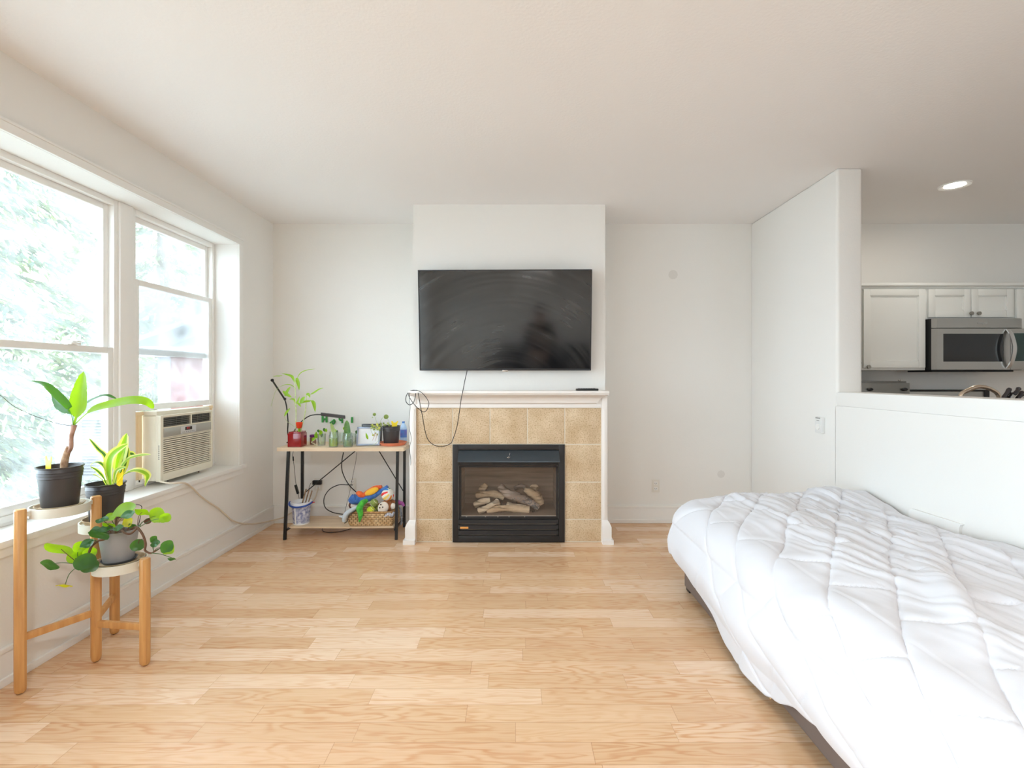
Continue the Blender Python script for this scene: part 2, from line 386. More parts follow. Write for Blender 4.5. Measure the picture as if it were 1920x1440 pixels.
M['tile'] = tile_mat(); M['grout'] = mat('grout', (222, 214, 198), .8); M['mantel'] = mat('mantel_paint', (238, 234, 230), .4)
TY = 3.985
root = thing('fireplace_surround', 'white mantelpiece with beige stone tiles around the fire opening', 'fireplace', (-.05, TY, 0))
xs = [780.6, 848.6, 918.7, 988.8, 1059, 1127.6]; ys = [764.5, 833.2, 903.9, 973.8, 1016.6]
xw = [(x - CX) * TY / F for x in xs]; zw = [CH - (y - CY) * TY / F for y in ys]; zw[-1] = 0.004
mb = MB(); g = .0035
for r in range(4):
    for c in range(5):
        if r > 0 and c in (1, 2, 3): continue
        mb.box(xw[c] + g, xw[c + 1] - g, TY, TY + .012, zw[r + 1] + g, zw[r] - g, bev=.0015)
mb.build('tile_facing', M['tile'], root)
mb = MB(); mb.box(xw[0], xw[1], TY + .002, BY, 0, zw[0]).box(xw[4], xw[5], TY + .002, BY, 0, zw[0]).box(xw[1], xw[4], TY + .002, BY, zw[1], zw[0]); mb.build('grout_bed', M['grout'], root)
for sx, a, b in ((-1, xw[0] - .052, xw[0]), (1, xw[5], xw[5] + .045)):
    mb = MB().box(a, b, TY - .02, BY, .18, zw[0] + .1175, bev=.004)
    mb.box(a + (.012 if sx > 0 else .012), b - .012, TY - .024, TY - .015, .2, zw[0] - .01, bev=.003); mb.build('pilaster', M['mantel'], root)
    mb = MB(); o = .028
    a2, b2 = (a - o, b) if sx < 0 else (a, b + o)
    mb.loft([[Vector((x, y, z)) for x, y in ((a2 + (q if sx < 0 else 0), TY - .05 + q), (b2 - (q if sx > 0 else 0), TY - .05 + q), (b2 - (q if sx > 0 else 0), BY), (a2 + (q if sx < 0 else 0), BY))] for z, q in ((0, -.014), (.035, -.014), (.036, 0), (.135, 0), (.165, .012), (.185, .028))])
    mb.build('plinth', M['mantel'], root)
# frieze, crown and shelf
zt = zw[0]; mb = MB().box(xw[0] + .0005, xw[5] - .0005, TY - .018, BY, zt, zt + .03, bev=.003); mb.box(xw[0] + .0005, xw[5] - .0005, TY - .01, BY, zt + .03, zt + .1175); mb.build('frieze', M['mantel'], root)
sec = [(zt + .028, .0), (zt + .036, .004), (zt + .040, .012), (zt + .055, .016), (zt + .075, .030), (zt + .092, .052), (zt + .102, .078), (zt + .106, .086), (zt + .118, .088)]
xa, xb, ya = xw[0] + .045, xw[5] - .045, TY - .02
mb = MB().loft([[Vector((xa - q, ya - q, z)), Vector((xb + q, ya - q, z)), Vector((xb + q, ya + .01, z)), Vector((xa - q, ya + .01, z))] for z, q in sec]); mb.build('crown_molding', M['mantel'], root)
zs = zt + .118
MB().box(-.832, .738, 3.845, BY, zs, zs + .022, bev=.004).build('mantel_shelf', M['mantel'], root)
MZ = zs + .022

# gas insert
M['hood'] = mat('hood_metal', (62, 70, 77), .32, .6, bump=.1, bscale=30)
M['insert'] = mat('insert_black', (44, 42, 42), .45, .3); M['liner'] = mat('firebox_liner', (166, 148, 134), .8, var=.4, vscale=3, stretch=(1, 1, 14))
M['firegl'] = glassmat('firebox_glass', (.97, .95, .93), .035, (.62, .55, .5), .02, hazescale=2.5); M['badge'] = mat('orange_badge', (226, 160, 84), .5)
IY = 3.972
def fx(u, Y=IY): return (840 + u / 6.857 - CX) * Y / F
def fz(v, Y=IY): return CH - (820 + v / 6.857 - CY) * Y / F
root = thing('gas_fireplace', 'black gas fireplace insert with hood and glass front, set in the tiles', 'fireplace', (-.05, IY, 0))
mb = MB(); x0, x1, z0, z1 = fx(62), fx(1500), .004, fz(95); i0, i1, j0, j1 = fx(132), fx(1425), fz(1268), fz(160)
for a in ((x0, i0, z0, z1), (i1, x1, z0, z1), (i0, i1, j1, z1), (i0, i1, z0, j0)): mb.box(a[0], a[1], IY, IY + .016, a[2], a[3], bev=.002)
mb.build('face_frame', M['insert'], root)
mb = MB(); hx0, hx1 = fx(135), fx(1425); t, b = fz(168), fz(308)
mb.loft([[Vector((hx0, IY + .01, t)), Vector((hx1, IY + .01, t)), Vector((hx1, IY + .03, t)), Vector((hx0, IY + .03, t))],
         [Vector((hx0 - .002, IY - .045, b + .008)), Vector((hx1 + .006, IY - .045, b + .008)), Vector((hx1 + .006, IY + .03, b + .008)), Vector((hx0 - .002, IY + .03, b + .008))],
         [Vector((hx0 - .002, IY - .047, b)), Vector((hx1 + .006, IY - .047, b)), Vector((hx1 + .006, IY + .03, b)), Vector((hx0 - .002, IY + .03, b))]])
hood = mb.build('hood', M['hood'], root)
c = Vector(((hx0 + hx1) / 2, IY - .03, (t + b) / 2)); mb = MB()
mb.tube(spline([c + Vector((-.012, -.002, -.006)), c + Vector((0, -.006, -.010)), c + Vector((.012, -.003, -.004))]), .0022, 6).tube([c + Vector((.006, 0, .008)), c + Vector((.010, .006, .026))], .0016, 6).ball(c + Vector((.001, -.004, 0)), .003, 6)
mb.build('maker_mark', M['chrome'], hood)
# firebox: back, sides, floor, top
FB = BY + .36
mb = MB(); fx0, fx1, fz0, fz1 = FX0 + .004, FX1 - .004, .006, FZ1 - .006
mb.box(fx0, fx1, FB, FB + .01, fz0, fz1); mb.box(fx0, fx0 + .01, BY - .02, FB, fz0, fz1); mb.box(fx1 - .01, fx1, BY - .02, FB, fz0, fz1); mb.box(fx0, fx1, BY - .02, FB, fz1 - .01, fz1)
mb.box(fx0, fx1, BY - .02, FB, fz0, .215); mb.build('firebox', M['liner'], root)
gx0, gx1, gz0, gz1 = fx(172, 4.0), fx(1388, 4.0), fz(1010, 4.0), fz(385, 4.0)
ge = MB(); e = .018
ge.box(gx0 - e, gx0, 3.992, 4.004, gz0 - .03, gz1 + .006).box(gx1, gx1 + e, 3.992, 4.004, gz0 - .03, gz1 + .006).box(gx0 - e, gx1 + e, 3.992, 4.004, gz1, gz1 + .01).box(gx0 - e, gx1 + e, 3.990, 4.004, gz0 - .03, gz0, bev=.002)
ge.box(gx0 - e, gx1 + e, 3.994, 4.004, fz(370), fz(320)); gf = ge.build('glass_frame', M['insert'], root)
MB().box(gx0, gx1, 3.997, 4.000, gz0, gz1).build('front_glass', M['firegl'], gf)
mb = MB().box(gx0, gx1, 3.993, 3.9965, gz0, gz0 + .004); 
for k in (235, 480, 640, 785, 985): mb.ball((fx(k), 3.988, fz(1030)), (.006, .003, .0022), 5)
mb.build('steel_edge', mat('worn_steel', (176, 170, 162), .4, .6), gf)
for a, b in ((1060, 1108), (1128, 1180), (1198, 1250)):
    za, zb = fz(b), fz(a); mb = MB().prism([(3.972, za), (4.0, za), (4.0, zb - .004), (3.985, zb), (3.975, zb - .002)], 'x', i0 + .004, i1 - .004); lv = mb.build('louver', M['insert'], root)
    if a == 1128: MB().box(fx(157), fx(262), 3.9695, 3.973, fz(1175), fz(1150), bev=.0008).build('rating_label', M['badge'], lv)
mb = MB().box(i0, i1, 4.004, 4.012, z0 + .03, gz0 - .028); mb.build('dark_backing', mat('dark_recess', (9, 9, 9), .8), root)  # near-black sheet stands in for the shade behind the louvers
# grate
mb = MB(); Yg = 4.09
for u in (480, 685, 885, 1090): mb.box(fx(u, Yg) - .004, fx(u, Yg) + .004, Yg - .004, Yg + .004, .215, fz(935, Yg)); mb.box(fx(u, Yg) - .004, fx(u, Yg) + .004, Yg, Yg + .2, .262, .27)
mb.box(fx(440, Yg), fx(1120, Yg), Yg - .003, Yg + .003, .222, .23); mb.build('log_grate', M['black'], root)
def bark(name, c, c2, streak=30):
    m = mat(name, c, .9, c2=c2, vscale=9, bump=0, stretch=(1, 1, 1)); n = m.node_tree.nodes; L = m.node_tree.links; b = n['Principled BSDF']
    tc = [x for x in n if x.type == 'TEX_COORD'][0]; w = n.new('ShaderNodeTexNoise'); mp = n.new('ShaderNodeMapping'); mp.inputs['Scale'].default_value = (7, 7, streak * 1.6)
    L.new(tc.outputs['Object'], mp.inputs[0]); L.new(mp.outputs[0], w.inputs[0]); w.inputs['Scale'].default_value = 1; w.inputs['Distortion'].default_value = .6; w.inputs['Detail'].default_value = 3
    r = n.new('ShaderNodeValToRGB'); r.color_ramp.elements[0].position = .42; r.color_ramp.elements[1].position = .5; r.color_ramp.elements[0].color = srgb((92, 76, 62)) + (1,); r.color_ramp.elements[1].color = (1, 1, 1, 1)
    L.new(w.outputs[0], r.inputs[0]); ramp = [x for x in n if x.type == 'VALTORGB'][0]; mx = n.new('ShaderNodeMix'); mx.data_type = 'RGBA'; mx.blend_type = 'MULTIPLY'; mx.inputs[0].default_value = .6
    L.new(ramp.outputs[0], mx.inputs[6]); L.new(r.outputs[0], mx.inputs[7]); L.new(mx.outputs[2], b.inputs['Base Color'])
    bp = n.new('ShaderNodeBump'); bp.inputs['Strength'].default_value = .6; bp.inputs['Distance'].default_value = .006; L.new(w.outputs[0], bp.inputs['Height']); L.new(bp.outputs[0], b.inputs['Normal']); return m
LG = [bark('log_tan', (240, 222, 194), (208, 182, 150)), bark('log_grey', (196, 184, 176), (146, 134, 126)), bark('log_pale', (250, 242, 226), (228, 210, 182))]
M['char'] = mat('charred_scales', (140, 142, 148), .7, var=.5, vscale=60)
def log(pts, Y, rs, mi, label, char=None):
    P = [at(840 + u / 6.857, 820 + v / 6.857, Y + (dy or 0)) for u, v, dy in pts]; P = spline(P, 7)
    mb = MB().tube(P, rs, 16, 0, True, jit=.28)
    o = mb.build('ceramic_log', LG[mi], None, angle=60); tag(o, label, 'log', 'ceramic logs behind the fireplace glass')
    if char:
        q = MB(); r0 = random.Random(3)
        for k in range(60):
            t = .42 + .55 * r0.random(); i = t * (len(P) - 1); p = P[int(i)]; a = -.9 + 2.0 * r0.random()
            rr = .030
            q.ball(p + Vector((0, -rr * math.cos(a) * 1.05, -rr * math.sin(a) * .95)), (.0075, .005, .0065), 4)
        q.build('charred_bark', M['char'], o)
log([(665, 620, .03), (760, 720, .02), (900, 770, 0), (1050, 830, 0), (1165, 905, 0)], 4.12, [.026, .036, .036, .032, .022], 1, 'long grey log running down to the right with a charred scaly underside', True)
log([(985, 668, .02), (1060, 710, .03), (1140, 770, .04), (1170, 850, .05)], 4.17, [.018, .034, .046, .05], 0, 'thick tan log leaning at the right end of the log pile')
log([(505, 965, 0), (610, 925, .0), (720, 912, .0), (860, 915, 0), (1045, 930, 0)], 4.075, [.018, .026, .026, .03, .030], 0, 'low tan log lying along the front of the grate')
log([(755, 850, .02), (860, 885, .02), (1000, 905, .02)], 4.085, [.014, .022, .02], 2, 'pale split log resting on top of the low front log')
log([(345, 870, .02), (430, 830, .0), (540, 800, .0)], 4.12, [.022, .026, .022], 2, 'pale rounded log at the far left of the pile')
log([(375, 745, .08), (480, 735, .05), (620, 730, .05), (720, 780, .04)], 4.16, [.028, .032, .03, .022], 0, 'tan log lying level across the back left of the pile')
log([(425, 690, .1), (465, 640, .1), (495, 605, .1)], 4.2, [.028, .03, .02], 0, 'short tan log stub standing up at the back left')
log([(395, 955, .0), (480, 915, .0), (590, 850, .02), (640, 830, .04)], 4.07, [.028, .022, .018, .03], 2, 'pale forked log with a knobbly end at the front left')
log([(850, 660, .12), (930, 625, .12), (990, 640, .12)], 4.24, [.016, .022, .016], 1, 'small brown log half hidden behind the middle of the pile')
log([(1060, 650, .1), (1110, 635, .1), (1150, 660, .08)], 4.22, [.018, .024, .02], 0, 'short tan log peeping over the thick right-hand log')

# ================================================================ TELEVISION
def screen_mat():
    m = mat('tv_screen', (34, 34, 36), .14, spec=.9); n = m.node_tree.nodes; L = m.node_tree.links; b = n['Principled BSDF']
    tc = [x for x in n if x.type == 'TEX_COORD'][0]
    # dust wiped in wide arcs: noise stretched along circles about a point low on the screen
    sp = n.new('ShaderNodeSeparateXYZ'); L.new(tc.outputs['Object'], sp.inputs[0]); cb = n.new('ShaderNodeCombineXYZ'); L.new(sp.outputs[0], cb.inputs[0]); ad = n.new('ShaderNodeMath'); ad.inputs[1].default_value = .75; L.new(sp.outputs[2], ad.inputs[0]); L.new(ad.outputs[0], cb.inputs[1])
    ln = n.new('ShaderNodeVectorMath'); ln.operation = 'LENGTH'; L.new(cb.outputs[0], ln.inputs[0])
    c2 = n.new('ShaderNodeCombineXYZ'); mu = n.new('ShaderNodeMath'); mu.operation = 'MULTIPLY'; mu.inputs[1].default_value = 26; L.new(ln.outputs['Value'], mu.inputs[0]); L.new(mu.outputs[0], c2.inputs[0]); L.new(sp.outputs[0], c2.inputs[1])
    nz = n.new('ShaderNodeTexNoise'); nz.inputs['Scale'].default_value = 1; nz.inputs['Detail'].default_value = 6; nz.inputs['Roughness'].default_value = .6; L.new(c2.outputs[0], nz.inputs[0])
    n2 = n.new('ShaderNodeTexNoise'); n2.inputs['Scale'].default_value = 3; L.new(tc.outputs['Object'], n2.inputs[0]); mm = n.new('ShaderNodeMath'); mm.operation = 'MULTIPLY'; L.new(nz.outputs[0], mm.inputs[0]); L.new(n2.outputs[0], mm.inputs[1])
    d = n.new('ShaderNodeValToRGB'); d.color_ramp.elements[0].position = .17; d.color_ramp.elements[1].position = .46; d.color_ramp.elements[0].color = srgb((20, 21, 23)) + (1,); d.color_ramp.elements[1].color = srgb((54, 53, 52)) + (1,)
    L.new(mm.outputs[0], d.inputs[0]); L.new(d.outputs[0], b.inputs['Base Color'])
    r = n.new('ShaderNodeMapRange'); r.inputs['From Min'].default_value = .1; r.inputs['From Max'].default_value = .45; r.inputs['To Min'].default_value = .07; r.inputs['To Max'].default_value = .16; L.new(mm.outputs[0], r.inputs[0]); L.new(r.outputs[0], b.inputs['Roughness']); return m
TVC = Vector((-.0775, 3.915, 1.783)); TW, TH = 1.372, .796
tvR = Matrix.Rotation(math.radians(-1.0), 3, 'Z') @ Matrix.Rotation(math.radians(5.0), 3, 'X')
tv = thing('television', 'large black flat screen television mounted above the mantel, tilted slightly down', 'television', TVC)
def tvb(x0, x1, y0, y1, z0, z1, m, name, bev=.002, parent=tv):
    mb = MB().box(x0, x1, y0, y1, z0, z1, bev=bev)
    for i, v in enumerate(mb.v): mb.v[i] = tvR @ v + TVC
    return mb.build(name, m, parent)
tvb(-TW / 2 + .02, TW / 2 - .02, .012, .045, -TH / 2 + .02, TH / 2 - .02, M['blackp'], 'back_cover', .01)
q = MB(); e = .009
for a in ((-TW / 2, -TW / 2 + e, -TH / 2, TH / 2), (TW / 2 - e, TW / 2, -TH / 2, TH / 2), (-TW / 2 + e, TW / 2 - e, TH / 2 - e, TH / 2), (-TW / 2 + e, TW / 2 - e, -TH / 2, -TH / 2 + .015)): q.box(a[0], a[1], -.004, .02, a[2], a[3], bev=.002)
for i, v in enumerate(q.v): q.v[i] = tvR @ v + TVC
bz = q.build('bezel', mat('dark_bezel', (52, 52, 54), .3, .5), tv)
tvb(-TW / 2 + .005, TW / 2 - .005, 0, .014, -TH / 2 + .008, TH / 2 - .005, screen_mat(), 'screen', 0)
tvb(-.022, .022, -.010, .004, -TH / 2 - .006, -TH / 2 + .004, M['chrome'], 'badge', .001, bz)
tvb(-.2, .2, .04, .075, -.2, .2, M['black'], 'wall_bracket')
# remote on the mantel
def rot_build(mb, R, c):
    for i, v in enumerate(mb.v): mb.v[i] = R @ v + Vector(c)
    return mb
rc = Vector((.572, 3.9, MZ)); rm = thing('remote_control', 'black remote control lying on the right end of the white mantel', 'remote', rc)
R3 = Matrix.Rotation(math.radians(4), 3, 'Z')
rot_build(MB().box(-.088, .088, -.022, .022, 0, .017, bev=.006), R3, rc).build('case', M['blackp'], rm)
q = MB()
for i in range(7):
    for j in (-1, 0, 1): q.box(-.07 + i * .02, -.058 + i * .02, j * .012 - .003, j * .012 + .003, .016, .0195, bev=.001)
rot_build(q, R3, rc).build('buttons', mat('grey_rubber', (58, 58, 60), .6), rm)
# cables
def cable(pts, r, name, m, label=None, cat='cable', parent=None, group=None, n=8, kn=8):
    o = MB().tube(spline(pts, kn), r, n).build(name, m, parent, angle=80)
    if label: tag(o, label, cat, group)
    return o
def cpx(l): return [at(a, b, Y) for a, b, Y in l]
cable(cpx([(876, 694, 3.96), (872, 712, 3.93), (868, 732, 3.835), (864, 752, 3.835), (861, 775, 3.90), (856, 803, 3.95), (849, 824, 3.965), (844, 832, 3.965), (830, 837, 3.963), (815, 835, 3.963), (803, 825, 3.96), (797, 808, 3.95), (792, 780, 3.90), (788, 760, 3.84), (785, 742, 3.83), (783, 733, 3.87),
  (780, 731.5, 3.90), (768, 734, 3.88), (762, 742, 3.825), (761, 752, 3.82), (767, 759, 3.82), (775, 755, 3.82), (779, 742, 3.83), (779, 733, 3.87)]), .0028, 'tv_cable', M['blackp'], 'black cable looping from the television down over the tiles and back to the mantel end')
cable(cpx([(803, 752, 3.815), (804, 758, 3.815), (800, 769, 3.815), (793, 772, 3.815), (782, 764, 3.815), (772, 752, 3.81), (766, 740, 3.825), (769, 733, 3.89), (778, 731.5, 3.90), (789, 735, 3.82), (798, 744, 3.81), (803, 752, 3.815)]), .0026, 'coiled_cable', M['blackp'], 'black coil of cable hung over the left end of the mantel')
cable(cpx([(769, 733.5, 3.86), (768, 745, 3.82), (769, 765, 3.86), (767, 797, 3.90), (771, 822, 3.92), (768, 840, 3.93), (770, 862, 3.95), (770, 880, 3.98)]), .0018, 'thin_cable', M['blackp'], 'thin black cord hanging from the mantel end beside the shelf table')

# ================================================================ WALL FITTINGS
def outlet(px, py, label, Y=YB, name='wall_outlet'):
    c = at(px, py, Y); c.y = Y - .003; r = thing(name, label, 'outlet', c)
    MB().box(c.x - .036, c.x + .036, Y - .006, Y, c.z - .058, c.z + .058, bev=.003).build('cover_plate', mat('ivory_plate', (226, 222, 214), .4), r)
    for s in (-1, 1):
        q = MB().box(c.x - .017, c.x + .017, Y - .009, Y - .004, c.z + s * .024 - .015, c.z + s * .024 + .015, bev=.004); so = q.build('socket', M['trim'], r)
        MB().box(c.x - .009, c.x - .006, Y - .0096, Y - .008, c.z + s * .024 - .005, c.z + s * .024 + .008).box(c.x + .006, c.x + .009, Y - .0096, Y - .008, c.z + s * .024 - .005, c.z + s * .024 + .008).cyl((c.x, Y - .0096, c.z + s * .024 - .009), (c.x, Y - .008, c.z + s * .024 - .009), .0025, n=8).build('slots', M['blackp'], so)
    return r
outlet(1229, 911, 'ivory double wall outlet low on the back wall to the right of the fireplace')
outlet(597, 908, 'wall outlet behind the shelf table with a black adapter plugged in')
outlet(661, 908, 'wall outlet behind the shelf table above the toy basket')
# thermostat on the right wall
Yt = F * XR / (1541 - CX); c = Vector((XR - .001, Yt, CH - (797 - CY) * Yt / F)); r = thing('thermostat', 'small white wall thermostat below the corner of the pass-through', 'thermostat', c)
MB().box(XR - .028, XR, Yt - .037, Yt + .037, c.z - .056, c.z + .056, bev=.005).build('housing', mat('thermostat_plastic', (224, 224, 222), .45), r)
q = MB().cyl((XR - .034, Yt, c.z - .012), (XR - .028, Yt, c.z - .012), .021, n=28); q.build('dial', M['trim'], r)
q = MB(); 
for k in range(7): q.box(XR - .0292, XR - .0275, Yt - .026 + k * .008, Yt - .022 + k * .008, c.z + .046, c.z + .053)
q.box(XR - .0292, XR - .0275, Yt - .014, Yt + .014, c.z + .030, c.z + .034); q.build('vent_slots', mat('grey_slots', (120, 120, 120), .6), r)
# patched spots on the walls
spot = mat('patched_paint', (220, 217, 212), .6)
c = at(1262, 515, YB); q = MB().cyl((c.x, YB - .0012, c.z), (c.x, YB, c.z), .042, n=24); tag(q.build('wall_patch', spot), 'faint round patch on the back wall right of the chimney', 'patch')
Yp = 3.9; c = at(1352, 889, YB); q = MB().cyl((c.x, YB - .0012, c.z), (c.x, YB, c.z), .034, n=24); tag(q.build('wall_patch', spot), 'faint round patch low on the back wall beside the corner', 'patch')

# ================================================================ KITCHEN
M['cab'] = mat('cabinet_paint', (222, 223, 219), .4); M['nickel'] = mat('brushed_nickel', (150, 146, 138), .3, 1); M['counter'] = mat('countertop', (120, 116, 108), .35, var=.4, vscale=60)
CYF = 4.19   # front of the cabinet boxes
def cabx(px, Y=CYF - .02): return (px - CX) * Y / F
def cabz(py, Y=CYF - .02): return CH - (py - CY) * Y / F
def door(x0, x1, z0, z1, knob, parent, fr=.055):
    y = CYF; q = MB()
    for a in ((x0, x0 + fr, z0, z1), (x1 - fr, x1, z0, z1), (x0 + fr, x1 - fr, z0, z0 + fr), (x0 + fr, x1 - fr, z1 - fr, z1)): q.box(a[0], a[1], y - .022, y - .001, a[2], a[3], bev=.003)
    q.box(x0 + fr, x1 - fr, y - .012, y - .001, z0 + fr, z1 - fr); 
    for a in ((x0 + fr, x0 + fr + .008, z0 + fr, z1 - fr), (x1 - fr - .008, x1 - fr, z0 + fr, z1 - fr), (x0 + fr, x1 - fr, z0 + fr, z0 + fr + .008), (x0 + fr, x1 - fr, z1 - fr - .008, z1 - fr)): q.box(a[0], a[1], y - .018, y - .008, a[2], a[3], bev=.002)
    d = q.build('door', M['cab'], parent)
    kx, kz = knob; MB().cyl((kx, y - .022, kz), (kx, y - .036, kz), .006, n=12).cyl((kx, y - .034, kz), (kx, y - .046, kz), .0155, .0155, n=20).build('knob', M['nickel'], d)
def cabinet(x0, x1, z0, z1, doors, label, name='kitchen_cabinet'):
    r = thing(name, label, 'cabinet', ((x0 + x1) / 2, (CYF + YB) / 2, z0))
    MB().box(x0, x1, CYF, YB - .002, z0, z1, bev=.002).build('carcass', M['cab'], r)
    for d in doors: door(*d, parent=r)
    return r
zt_, zb_ = 2.105, cabz(694)
DX = (3.49, 4.25)
c1 = cabinet(2.53, 3.485, zb_, zt_, [(2.55, 2.93, zb_ + .02, cabz(542), (2.90, zb_ + .06)), (cabx(1619.5), cabx(1735), zb_ + .02, cabz(542), (cabx(1626), cabz(688)))], 'tall white wall cabinet left of the microwave, partly behind the wall end')
zc = cabz(598)
cabinet(3.487, 4.268, zc, zt_, [(cabx(1741), cabx(1820), cabz(595), cabz(542), (cabx(1818), cabz(588))), (cabx(1821.5), cabx(1900), cabz(595), cabz(542), (cabx(1832), cabz(588)))], 'short white wall cabinet with two doors directly above the microwave')
cabinet(4.27, 5.0, zb_, zt_, [(cabx(1907), 4.62, zb_ + .02, cabz(542), (4.35, zb_ + .07)), (4.63, 4.97, zb_ + .02, cabz(542), (4.66, zb_ + .07))], 'white wall cabinet right of the microwave, at the edge of the photo')
q = MB().box(2.51, 5.02, CYF - .03, YB, zt_, zt_ + .026, bev=.004); q.box(2.52, 5.01, CYF - .012, YB, zt_ - .02, zt_, bev=.003); tag(q.build('cabinet_cornice', M['cab']), 'thin white cornice running along the tops of the kitchen wall cabinets', 'molding')
# microwave
my = 4.105; mx0, mx1 = 3.492, 4.252; mz1 = cabz(598) - .002; mz0 = CH - (693 - CY) * my / F
mw = thing('microwave', 'stainless steel over-the-range microwave under the short cabinet', 'microwave', ((mx0 + mx1) / 2, 4.3, mz0))
MB().box(mx0, mx1, my + .03, YB - .003, mz0 - .004, mz1, bev=.003).build('body', M['black'], mw)
MB().box(mx0 + .03, mx1 - .04, my + .06, YB - .1, mz0 - .018, mz0 - .004, bev=.003).build('underside_filter', M['black'], mw)
def mwx(u): return (1600 + u / 6 - CX) * my / F
def mwz(v): return CH - (520 + v / 6 - CY) * my / F
zsp = mwz(572)
q = MB().prism([(mx0 - .02 + .02, my + .03), (mwx(940), my), (mx1 - .05, my), (mx1, my + .03)], 'z', zsp + .003, mz1); vent = q.build('vent_grille', M['steel'], mw)
dx1 = mwx(1765); wx0, wx1, wz0, wz1 = mwx(1012), mwx(1690), mwz(948), mwz(634)
q = MB().prism([(mx0, my + .03), (mwx(940), my), (wx0, my), (wx0, my + .03)], 'z', mz0, zsp - .003); q.box(wx1, dx1, my, my + .03, mz0, zsp - .003).box(wx0, wx1, my, my + .03, mz0, wz0).box(wx0, wx1, my, my + .03, wz1, zsp - .003)
dr = q.build('door', M['steel'], mw)
MB().box(wx0, wx1, my + .002, my + .02, wz0, wz1, bev=.002).build('window', mat('dark_glass', (30, 31, 34), .12, spec=.6), dr)
hx = mwx(1735)
q = MB(); P = spline([(hx, my - .005, zsp - .01), (hx, my - .035, zsp - .06), (hx + .004, my - .055, (zsp + mz0) / 2), (hx, my - .035, mz0 + .06), (hx, my - .005, mz0 + .012)], 8)
q.loft([[p + Vector((dx_, dy_, 0)) for dx_, dy_ in ((-.016, -.004), (0, -.008), (.016, -.004), (.016, .006), (-.016, .006))] for p in P]); q.build('handle', mat('satin_handle', (200, 199, 196), .3, .8), dr)
q = MB().box(dx1 + .003, mx1, my, my + .03, mz0, zsp - .003, bev=.002); cp = q.build('control_panel', M['steel'], mw)
MB().box(mwx(1800), mx1 - .012, my - .001, my + .004, wz0 + .004, wz1 + .004).build('display', mat('control_glass', (44, 66, 62), .15), cp)
def text_mesh(txt, size, name, m, parent, loc, rot, ext=.0006):
    cu = bpy.data.curves.new(name, 'FONT'); cu.body = txt; cu.size = size; cu.extrude = ext; cu.align_x = 'CENTER'
    t = bpy.data.objects.new(name, cu); COL.objects.link(t); dg = bpy.context.evaluated_depsgraph_get(); me = bpy.data.meshes.new_from_object(t.evaluated_get(dg)); bpy.data.objects.remove(t)
    me.materials.clear(); me.materials.append(m); o = bpy.data.objects.new(name, me); COL.objects.link(o); o.rotation_euler = rot
    if parent: o.parent = parent; o.location = Vector(loc) - wloc(parent)
    else: o.location = loc
    return o
text_mesh('Whirlpool', .022, 'maker_lettering', M['chrome'], vent, (mwx(1447), my - .001, mwz(524)), (PI / 2, 0, 0))
# counter run on the back wall
q = MB().box(2.35, 3.485, 3.89, YB - .002, .88, .92, bev=.006); tag(q.build('countertop', M['counter']), 'dark countertop on the kitchen back wall left of the range', 'countertop')
def base_cab(x0, x1, y0, y1, face, label, nd=2):
    r = thing('base_cabinet', label, 'cabinet', ((x0 + x1) / 2, (y0 + y1) / 2, 0)); q = MB().box(x0, x1, y0, y1, .1, .88).box(x0 + .05, x1 - .05, y0 + .05, y1 - .05, 0, .1); q.build('carcass', M['cab'], r)
    for k in range(nd):
        if face == 'y': w = (x1 - x0) / nd; a = x0 + k * w; d = MB().box(a + .01, a + w - .01, y0 - .02, y0 - .001, .12, .86, bev=.004).build('door', M['cab'], r); MB().ball((a + w - .05, y0 - .03, .78), .014, 8).build('knob', M['nickel'], d)
        else: w = (y1 - y0) / nd; a = y0 + k * w; d = MB().box(x1 + .001, x1 + .02, a + .01, a + w - .01, .12, .86, bev=.004).build('door', M['cab'], r); MB().ball((x1 + .03, a + w - .05, .78), .014, 8).build('knob', M['nickel'], d)
base_cab(2.36, 3.48, 3.92, YB - .003, 'y', 'white base cabinet under the back counter, left of the range')
base_cab(2.36, 2.94, .2, 3.0, 'x', 'white base cabinet behind the half wall, under the sink counter', 4)
q = MB().box(2.355, 2.97, .18, 3.02, .88, .92, bev=.006); tag(q.build('countertop', M['counter']), 'countertop with the sink on the kitchen side of the half wall', 'countertop')
# range
rg = thing('kitchen_range', 'kitchen range with a black and steel backguard below the microwave', 'range', (3.87, 4.2, 0))
MB().box(3.495, 4.25, 3.9, YB - .004, .02, .905, bev=.006).build('body', M['steel'], rg)
MB().box(3.495, 4.25, 3.88, 4.43, .905, .925, bev=.004).build('cooktop', mat('cooktop_glass', (12, 12, 13), .1), rg)
zg = CH - (734 - CY) * 4.42 / F
MB().box(3.50, 4.245, 4.42, YB - .004, .925, zg, bev=.004).build('backguard', M['steel'], rg)
MB().box(3.50, 4.245, 4.412, YB - .004, zg, zg + .016, bev=.004).box(4.205, 4.247, 4.41, YB - .01, .925, zg + .012, bev=.004).build('backguard_cap', M['blackp'], rg)
MB().box(3.52, 4.22, 3.885, 3.9, .25, .78, bev=.004).build('oven_door', M['steel'], rg); MB().box(3.88 - .3, 3.88 + .3, 3.84, 3.862, .74, .76, bev=.006).build('oven_handle', M['nickel'], rg)
